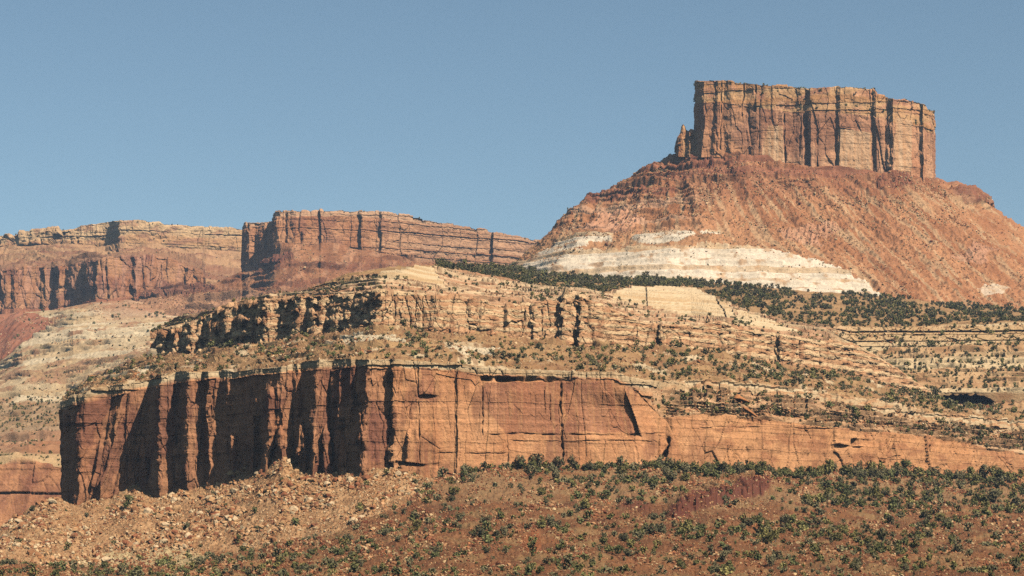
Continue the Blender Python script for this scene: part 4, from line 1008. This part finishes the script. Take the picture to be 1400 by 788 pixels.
plants(FG, 26000, d_fore, (3.5, 24), 0, 201, mind=0.42)
plants(CL1, 14000, d_bench, (4.5, 15), 1, 203, mind=0.45)
plants(UP, 60000, d_wood, (4.5, 12), 2, 205, mind=0.24)
plants(UP, 18000, d_upper, (4, 10.5), 3, 207, mind=0.45)
plants(LS, 14000, d_left, (3, 7), 4, 209, mind=0.55)
plants(BC, 40000, d_rim, (3.8, 8.5), 5, 211, mind=0.4)
plants(MM, 26000, d_rim, (2.2, 4.6), 5, 213, mind=0.45)
plants(FM, 26000, d_rim, (2.0, 4.4), 5, 215, mind=0.45)
plants(BT, 7000, d_talus, (1.6, 4.0), 6, 217, mind=0.6)
plants(MM, 2500, lambda px, py, P, sg: np.where(sg == 3, 0.3, 0), (1.5, 3.2), 6, 219, mind=0.6)
plants(FM, 2500, lambda px, py, P, sg: np.where((sg == 2) | (sg == 4), 0.3, 0), (1.5, 3.2), 6, 221, mind=0.6)
# a few plants the picture shows one by one
for (px_, py_, sp_) in [(8, 775, 20), (100, 782, 15), (45, 784, 13), (192, 770, 11), (222, 772, 16), (112, 778, 12), (315, 776, 12), (145, 782, 10)]:
    ij = np.argmin((FG.PX - px_) ** 2 + (FG.PY - py_) ** 2 + (FG.SG > 2) * 1e6); i, j = np.unravel_index(ij, FG.PX.shape)
    p = FG.P[i, j]
    PL.append(dict(P=p[None], px=np.array([px_]), py=np.array([py_]), D=np.array([p[1]]), w=np.array([sp_ * p[1] / FPX]), sp=np.array([sp_]), zone=np.array([0])))
A = {k: np.concatenate([q[k] for q in PL]) for k in PL[0]}
NP_ = len(A['px'])
form_all = rng.choice([0, 1, 2], NP_, p=[0.55, 0.27, 0.18])
inview = (A['px'] > 2) & (A['px'] < 1398) & (A['py'] < 786)
cand = np.where((A['zone'] <= 1) & inview)[0]
cand = cand[np.argsort(-A['sp'][cand])][:292]
single = np.zeros(NP_, bool); single[cand] = True
leafc = np.array([1.14, 1.04, 0.82], f32) * np.array([[0.100, 0.102, 0.044], [0.080, 0.088, 0.040], [0.130, 0.120, 0.050], [0.085, 0.082, 0.050], [0.110, 0.102, 0.062]], f32)

HI = [[foliage_proto(300 + 10 * f + i, 420, 0.050, 8, f) for i in range(3)] for f in range(3)]
MD = [foliage_proto(330 + i, 110, 0.085, 6, [0, 1, 2, 0, 0][i]) for i in range(5)]
LO = [foliage_proto(350 + i, 44, 0.13, 4, [0, 1, 0, 2, 0][i]) for i in range(5)]

def plant_mass(idx, name, label, cat):
    qs = []; cs = []
    r = np.random.default_rng(hash(name) % 1000 if False else len(name))
    for k in idx:
        q, sh = (MD if A['sp'][k] > 6.5 else LO)[r.integers(0, 5)]
        a = r.uniform(0, 6.283); ca, sa = math.cos(a), math.sin(a)
        w = A['w'][k]
        x = q[..., 0] * ca - q[..., 1] * sa; y = q[..., 0] * sa + q[..., 1] * ca
        h = w * r.uniform(0.85, 1.15)
        v = np.stack([x * w + A['P'][k, 0], y * w + A['P'][k, 1], q[..., 2] * h + A['P'][k, 2] - 0.05 * w], -1)
        qs.append(v)
        c = leafc[r.integers(0, 5)] * r.uniform(0.75, 1.25)
        cs.append(np.repeat((sh[:, None] * c)[:, None, :], 4, 1))
    V = np.concatenate(qs).reshape(-1, 3); Cc = np.concatenate(cs).reshape(-1, 3)
    me = make_mesh(name, V, quads=np.arange(len(V), dtype=np.int32).reshape(-1, 4), col=Cc)
    return link(name, me, M_LEAF, kind='stuff', label=label, cat=cat)

plant_mass(np.where(A['zone'] == 2)[0], 'juniper_woodland', 'dark juniper woodland covering the bench below the butte', 'woodland')
plant_mass(np.where((A['zone'] != 2) & ~single)[0], 'shrubs', 'scattered dark green shrubs dotting ledges, benches and mesa rims', 'shrubs')

# --- loose rock
RK = [rock_proto(400 + i, 11 + i % 4) for i in range(12)]
RP = []
def rocks(L, n, dens, spx, seed, cols, pw=2.6, nzmin=-1):
    S = pick(L, n, dens, nzmin=nzmin, seed=seed)
    r = np.random.default_rng(seed + 1); m = len(S['px'])
    sp = spx[0] + (spx[1] - spx[0]) * r.beta(1.0, pw, m)
    sp = np.maximum(spx[0] * 0.8, sp * (0.5 + 0.9 * sstep(-0.45, 0.5, fbm(S['px'] / 40, S['py'] / 16, seed * 0.37, 2))))
    cc = np.stack([C(h) for h in cols])[r.integers(0, len(cols), m)] * r.uniform(0.8, 1.2, (m, 1))
    RP.append(dict(P=S['P'], px=S['px'], py=S['py'], w=sp * S['D'] / FPX, sp=sp, col=cc, land=np.full(m, seed)))
    print('rocks', seed, m)
TANR = ['#cda06e', '#d8b284', '#bd8a5c', '#dcbc90', '#b07a50', '#c6966a', '#a06c48', '#946044']
REDR = ['#b0744c', '#c29064', '#9a6242', '#ccaa7c', '#8a5238', '#b88a60', '#7e4a34']
isrub = lambda px, py: (py < ip(px, RUB, 1) + 1) & (px < 594)
rocks(FG, 170000, lambda px, py, P, sg: np.where((sg <= 3) & isrub(px, py), 0.8, 0), (1.4, 17), 501, TANR, 6.5)
rocks(FG, 230000, lambda px, py, P, sg: np.where((sg <= 3) & ~isrub(px, py), 0.35 + 0.4 * sstep(-.2, .4, perlin(px / 30, py / 12, 9.0)), 0), (1.7, 9), 503, REDR, 5.0)
rocks(CL1, 120000, lambda px, py, P, sg: np.where((sg == 0) | ((sg == 2) & (px > 890)), 0.28, 0), (1.4, 7.5), 505, TANR, 4.2)
rocks(UP, 80000, lambda px, py, P, sg: np.where((sg == 2) | (sg == 3) | (sg == 7), 0.18 * np.where(inpoly(px, py, [(836, 402), (850, 394), (945, 392), (1003, 425), (1003, 437), (930, 436)]) | inpoly(px, py, [(500, 374), (540, 364), (592, 364), (611, 396), (560, 386)]), .05, 1), 0), (1.3, 4.5), 507, TANR, 3.4)
rocks(BT, 60000, lambda px, py, P, sg: 0.30 * np.where(inpoly(px, py, [(735, 380), (790, 341), (888, 337), (1036, 338), (1111, 354), (1164, 375), (1206, 402), (1190, 430), (700, 430)]), 0.06, 1), (1.1, 4.6), 509, REDR + TANR[:2], 4.0)
rocks(MM, 50000, lambda px, py, P, sg: np.where(sg == 3, 0.3, 0), (1.0, 3.4), 511, REDR, 3.6)
rocks(FM, 40000, lambda px, py, P, sg: np.where((sg == 2) | (sg == 4), 0.3, 0), (1.0, 3.2), 513, REDR, 3.6)
rocks(LS, 80000, lambda px, py, P, sg: np.where(sg <= 3, 0.12 + 0.35 * sstep(0.0, .3, perlin(px / 30, py / 12, 3.0)), 0), (1.0, 4.2), 515, TANR, 3.6)
B = {k: np.concatenate([q[k] for q in RP]) for k in RP[0]}
# single boulders: the largest in view
bv = (B['px'] > 3) & (B['px'] < 1397) & (B['py'] < 785) & (B['land'] <= 505)
bc = np.where(bv)[0]; bc = bc[np.argsort(-B['sp'][bc])][:280]
bsing = np.zeros(len(B['px']), bool); bsing[bc] = True

def rot_from(r):
    q = r.normal(size=4); q /= np.linalg.norm(q); w, x, y, z = q
    return np.array([[1 - 2 * (y * y + z * z), 2 * (x * y - z * w), 2 * (x * z + y * w)], [2 * (x * y + z * w), 1 - 2 * (x * x + z * z), 2 * (y * z - x * w)], [2 * (x * z - y * w), 2 * (y * z + x * w), 1 - 2 * (x * x + y * y)]])

def rock_mass(idx):
    r = np.random.default_rng(77)
    rots = [rot_from(r) for _ in range(40)]
    Vs = []; Fs = []; Cs = []; base = 0
    pid = r.integers(0, len(RK), len(idx)); rid = r.integers(0, 40, len(idx))
    for p in range(len(RK)):
        V, F = RK[p]
        for q in range(40):
            sel = idx[(pid == p) & (rid == q)]
            if not len(sel): continue
            v = V @ rots[q].T
            w = B['w'][sel]
            vv = v[None] * (w * 1.15)[:, None, None] + B['P'][sel][:, None, :] + np.array([0, 0, 0.12])[None, None] * w[:, None, None]
            Vs.append(vv.reshape(-1, 3)); m = len(sel)
            Fs.append((F[None] + (base + np.arange(m) * len(V))[:, None, None]).reshape(-1, 3)); base += m * len(V)
            Cs.append(np.repeat(B['col'][sel][:, None, :], len(V), 1).reshape(-1, 3))
    me = make_mesh('rubble', np.concatenate(Vs), tris=np.concatenate(Fs), col=np.concatenate(Cs))
    return link('rubble', me, M_NEAR, kind='stuff', label='loose angular sandstone rubble strewn over the slopes', cat='rubble')
rock_mass(np.where(~bsing)[0])
print('scatter %.1fs' % (time.time() - T0))

# --- single junipers and boulders, each an object of its own
ORD = ['leftmost', 'second from left', 'third from left', 'fourth from left', 'fifth from left', 'sixth from left', 'seventh from left', 'eighth from left', 'ninth from left', 'tenth from left']
NUM = ['', 'one', 'two', 'three', 'four', 'five', 'six', 'seven', 'eight', 'nine', 'ten']

def zone_of_plant(px, py, z):
    if z == 1:
        rm = float(ip(px, RIM1, 1))
        if py > rm + 3: return 'on the ledges of the cliff end', 'junipers on the cliff ledges'
        w = 'left of the crack' if px < 534 else 'above the smooth wall' if px < 770 else 'above the slab wall' if px < 900 else 'behind the pale lip' if px < 1100 else 'near the right edge'
        h = 'high on the bench ' if rm - py > 28 else 'near the bench rim '
        return h + w, 'junipers on the bench above the red cliff'
    ft = float(ip(px, FOOT1, 1))
    if px < 600 and py < float(ip(px, RUB, 1)) + 2: return 'alone on the tan rubble', 'junipers on the tan rubble'
    col = ('in the lower left corner' if px < 200 else 'below the tan rubble' if px < 420 else 'beside the rubble edge' if px < 600 else 'below the smooth wall' if px < 770 else 'below the slab wall' if px < 915 else
           'around the dark ledge' if px < 1060 else 'below the low cliff' if px < 1180 else 'below the pitted cliff' if px < 1290 else 'by the right edge')
    u = py - ft
    row = 'at the cliff foot ' if u < 16 and px > 590 else 'high on the slope ' if u < 45 and px > 560 else 'mid slope ' if py < 745 else 'low on the slope '
    return row + col, 'junipers on the foreground slope'

def zone_of_rock(px, py, land):
    if land == 505:
        return 'on the bench ' + ('above the shadowed fins' if px < 530 else 'above the smooth wall' if px < 770 else 'above the slab wall' if px < 905 else 'beyond the dark ledge' if px < 1100 else 'near the right edge'), 'boulders on the bench'
    if land == 501:
        ft = float(ip(px, FOOT1, 1)); u = py - ft
        col = 'left of the cliff' if px < 92 else 'below the left fins' if px < 225 else 'below the shadowed recess' if px < 330 else 'around the rubble peak' if px < 430 else 'below the spires' if px < 510 else 'at the rubble end'
        row = 'high on the rubble ' if u < 30 else 'mid way down the rubble ' if u < 75 else 'low on the rubble '
        return row + col, 'boulders on the tan rubble'
    col = 'in the lower left corner' if px < 250 else 'below the rubble' if px < 560 else 'below the smooth wall' if px < 770 else 'below the slab wall' if px < 915 else 'around the dark ledge' if px < 1060 else 'below the low cliff' if px < 1200 else 'by the right edge'
    row = 'high on the red slope ' if py < 690 else 'mid way down the red slope ' if py < 740 else 'low on the red slope '
    return row + col, 'boulders on the red slope'

def number(items, key=lambda it: it['px']):
    """labels: by look and place, then the order within those alike"""
    by = {}
    for it in items: by.setdefault(it['base'], []).append(it)
    for b, its in by.items():
        its.sort(key=lambda it: it['px'])
        n = len(its)
        for i, it in enumerate(its):
            if n == 1: it['label'] = b
            elif n == 2: it['label'] = ('left ' if i == 0 else 'right ') + b
            elif n <= 10: it['label'] = ('rightmost' if i == n - 1 else ORD[i]) + ' ' + b
            else: it['label'] = b

def trunk_mesh(seed):
    r = np.random.default_rng(seed); V = []; F = []
    def limb(p0, p1, r0, r1):
        b = len(V); d = np.array(p1) - np.array(p0); d = d / np.linalg.norm(d)
        t = np.cross(d, [0.3, 1, 0.2]); t /= np.linalg.norm(t); s = np.cross(d, t)
        for p, rr in ((p0, r0), (p1, r1)):
            for k in range(6):
                a = k / 6 * 6.283
                V.append(np.array(p) + (t * math.cos(a) + s * math.sin(a)) * rr)
        for k in range(6): F.append((b + k, b + (k + 1) % 6, b + 6 + (k + 1) % 6, b + 6 + k))
    limb((0, 0, -0.08), (0.02, 0.01, 0.2), 0.06, 0.045)
    for k in range(4):
        a = r.uniform(0, 6.28); limb((0.02, 0.01, 0.17), (0.2 * math.cos(a), 0.2 * math.sin(a), r.uniform(.35, .55)), 0.035, 0.012)
    return make_mesh('trunk', np.array(V), quads=np.array(F))
TRK = [trunk_mesh(i) for i in range(3)]
for m in TRK: m.materials.append(M_BARK)
CRW = []
for f in range(3):
    row = []
    for i in range(3):
        q, sh = HI[f][i]
        cc = np.repeat((sh[:, None] * leafc[(f + i * 2) % 5])[:, None, :], 4, 1)
        m = make_mesh('crown', q.reshape(-1, 3), quads=np.arange(q.shape[0] * 4, dtype=np.int32).reshape(-1, 4), col=cc)
        m.materials.append(M_LEAF); row.append(m)
    CRW.append(row)
FORM = ['rounded', 'low spreading', 'upright']
items = []
sps = A['sp'][cand]; q1, q2 = np.quantile(sps, [0.5, 0.85])
for k in cand:
    zl, gr = zone_of_plant(A['px'][k], A['py'][k], A['zone'][k])
    size = 'large' if A['sp'][k] > q2 else 'mid-sized' if A['sp'][k] > q1 else 'small'
    items.append(dict(k=k, px=A['px'][k], base='%s %s juniper %s' % (size, FORM[form_all[k]], zl), group=gr))
number(items)
for it in items:
    k = it['k']; f = form_all[k]; w = A['w'][k]
    e = bpy.data.objects.new('juniper', None); COL.objects.link(e)
    e.empty_display_size = 0.3
    e.location = (A['P'][k, 0], A['P'][k, 1], A['P'][k, 2] - 0.05 * w)
    h = w * rng.uniform(0.88, 1.12)
    e.scale = (w, w, h); e.rotation_euler = (0, 0, rng.uniform(0, 6.283))
    e['label'] = it['label']; e['category'] = 'juniper'; e['group'] = it['group']
    link('crown', CRW[f][rng.integers(0, 3)], None, e)
    link('trunk', TRK[rng.integers(0, 3)], None, e)

# boulders
def boulder_mesh(seed, col, npts=20, sx=1, sy=1, sz=1):
    V, F = rock_proto(seed, npts)
    bm = bmesh.new(); vs = [bm.verts.new(v) for v in V * np.array([sx, sy, sz])]
    for f in F: bm.faces.new([vs[i] for i in f])
    bmesh.ops.dissolve_limit(bm, angle_limit=0.35, verts=bm.verts, edges=bm.edges)
    bmesh.ops.bevel(bm, geom=list(bm.edges), offset=0.025, segments=1, affect='EDGES')
    bmesh.ops.triangulate(bm, faces=bm.faces)
    me = bpy.data.meshes.new('boulder'); bm.to_mesh(me); bm.free()
    a = me.attributes.new('rock_tint', 'FLOAT_COLOR', 'POINT')
    c4 = np.ones((len(me.vertices), 4), f32); c4[:, :3] = col
    a.data.foreach_set('color', c4.ravel()); me.materials.append(M_NEAR)
    return me
BCOL = {'pale tan': '#dcbc92', 'tan': '#c89c6e', 'brown': '#a87650', 'reddish': '#9e6444'}
BM = {h: [boulder_mesh(700 + 7 * i + j, C(v)) for j in range(3)] for i, (h, v) in enumerate(BCOL.items())}
items = []
sps = B['sp'][bc]; q1, q2 = np.quantile(sps, [0.5, 0.85])
for k in bc:
    c = B['col'][k]
    hue = min(BCOL, key=lambda h: float(np.abs(C(BCOL[h]) - c).sum()))
    zl, gr = zone_of_rock(B['px'][k], B['py'][k], B['land'][k])
    size = 'large' if B['sp'][k] > q2 else 'mid-sized' if B['sp'][k] > q1 else 'small'
    items.append(dict(k=k, px=B['px'][k], hue=hue, base='%s %s boulder %s' % (size, hue, zl), group=gr))
number(items)
for it in items:
    k = it['k']
    o = bpy.data.objects.new('boulder', BM[it['hue']][rng.integers(0, 3)]); COL.objects.link(o)
    w = B['w'][k] * 1.2
    o.location = tuple(B['P'][k] + np.array([0, 0, 0.16 * w])); o.scale = (w, w, w * rng.uniform(.8, 1.1)); o.rotation_euler = tuple(rng.uniform(-0.5, 0.5, 2)) + (rng.uniform(0, 6.283),)
    o['label'] = it['label']; o['category'] = 'boulder'; o['group'] = it['group']
def place_rock(L, px_, py_, me, size, rot, label, name='boulder'):
    ij = np.argmin((L.PX - px_) ** 2 + (L.PY - py_) ** 2); i, j = np.unravel_index(ij, L.PX.shape)
    o = link(name, me, None, label=label, cat='boulder'); p = L.P[i, j]
    o.location = tuple(p + np.array([0, 0, 0.25 * size])); o.scale = (size,) * 3; o.rotation_euler = rot
    return o
place_rock(CL1, 1011, 553, boulder_mesh(801, C('#c08050'), 16, 1.25, 1.0, 0.75), 7.0, (0.1, 0.35, 0.2), 'biggest orange slab boulder tilted on the ledge above the low cliff')
place_rock(CL1, 1027, 570, boulder_mesh(803, C('#b87c50'), 14, 1.4, 0.6, 0.5), 6.5, (0.1, 0.6, 0.1), 'long orange slab leaning below the biggest tilted boulder on the ledge')
place_rock(CL1, 1176, 510, boulder_mesh(805, C('#d4ac7c'), 14, 1.3, 0.7, 0.6), 7.0, (0.2, 0.5, 0.1), 'pale slab fallen against the right end of the tan ledge cliff')
place_rock(FG, 320, 655, boulder_mesh(807, C('#c8a070'), 18, 1.3, 0.9, 0.65), 6.5, (0.0, -0.2, 0.1), 'largest tan block leaning at the rubble top below the dark recess')
place_rock(FG, 500, 655, boulder_mesh(809, C('#a06848'), 16, 0.9, 0.9, 1.0), 3.6, (0.2, 0.2, 0.4), 'dark reddish block standing high on the rubble below the spires')
#@@END@@

# ------------------------------------------------------------------ air
bm = bmesh.new(); bmesh.ops.create_cube(bm, size=1.0)
bmesh.ops.scale(bm, vec=(9800, 9800, 480), verts=bm.verts); bmesh.ops.translate(bm, vec=(0, 100, 480 / 2 - 5), verts=bm.verts)
me = bpy.data.meshes.new('haze'); bm.to_mesh(me); bm.free()
HM = bpy.data.materials.new('valley_haze'); HM.use_nodes = True; HM.node_tree.nodes.clear()
o_ = HM.node_tree.nodes.new('ShaderNodeOutputMaterial'); pv = HM.node_tree.nodes.new('ShaderNodeVolumePrincipled')
pv.inputs['Color'].default_value = (0.55, 0.75, 1.0, 1); pv.inputs['Density'].default_value = 0.000048; pv.inputs['Anisotropy'].default_value = 0.1
HM.node_tree.links.new(pv.outputs[0], o_.inputs['Volume'])
link('haze', me, HM, kind='stuff', label='thin pale blue haze filling the canyon air', cat='haze')

# ------------------------------------------------------------------ light
SUN_AZ, SUN_EL = math.radians(42), math.radians(45)     # to the right of the line from the scene back to the viewpoint
sd = (math.sin(SUN_AZ) * math.cos(SUN_EL), -math.cos(SUN_AZ) * math.cos(SUN_EL), math.sin(SUN_EL))
from mathutils import Vector
sl = bpy.data.lights.new('sun', 'SUN'); sl.energy = 5.0; sl.angle = math.radians(0.5); sl.color = (1.0, 0.915, 0.81)
so = bpy.data.objects.new('sun', sl); COL.objects.link(so); so.rotation_euler = Vector(sd).to_track_quat('Z', 'Y').to_euler()
W = bpy.data.worlds.new('World'); SC.world = W; W.use_nodes = True
nt = W.node_tree; bg = nt.nodes['Background']
sky = nt.nodes.new('ShaderNodeTexSky'); sky.sky_type = 'NISHITA'; sky.sun_disc = False
sky.sun_elevation = SUN_EL; sky.sun_rotation = math.atan2(sd[0], sd[1])
sky.altitude = 1600; sky.air_density = 0.9; sky.dust_density = 2.0; sky.ozone_density = 1.3
tint = nt.nodes.new('ShaderNodeMix'); tint.data_type = 'RGBA'; tint.blend_type = 'MULTIPLY'; tint.inputs[0].default_value = 1.0
tint.inputs[7].default_value = (0.955, 1.0, 0.87, 1)
nt.links.new(sky.outputs[0], tint.inputs[6]); nt.links.new(tint.outputs[2], bg.inputs[0]); bg.inputs[1].default_value = 0.078

cam = bpy.data.cameras.new('camera'); cam.lens = 36.0 * FPX / 1400.0; cam.sensor_width = 36; cam.clip_end = 30000; cam.clip_start = 1
co = bpy.data.objects.new('camera', cam); COL.objects.link(co); co.rotation_euler = (math.pi / 2 + TH, 0, 0)
SC.camera = co
SC.view_settings.view_transform = 'Standard'; SC.view_settings.look = 'None'; SC.view_settings.exposure = 0.55; SC.view_settings.gamma = 1.0
SC.render.engine = 'CYCLES'
SC.cycles.max_bounces = 4; SC.cycles.diffuse_bounces = 0; SC.cycles.volume_bounces = 0
SC.cycles.use_denoising = False
print('script done %.1fs' % (time.time() - T0))
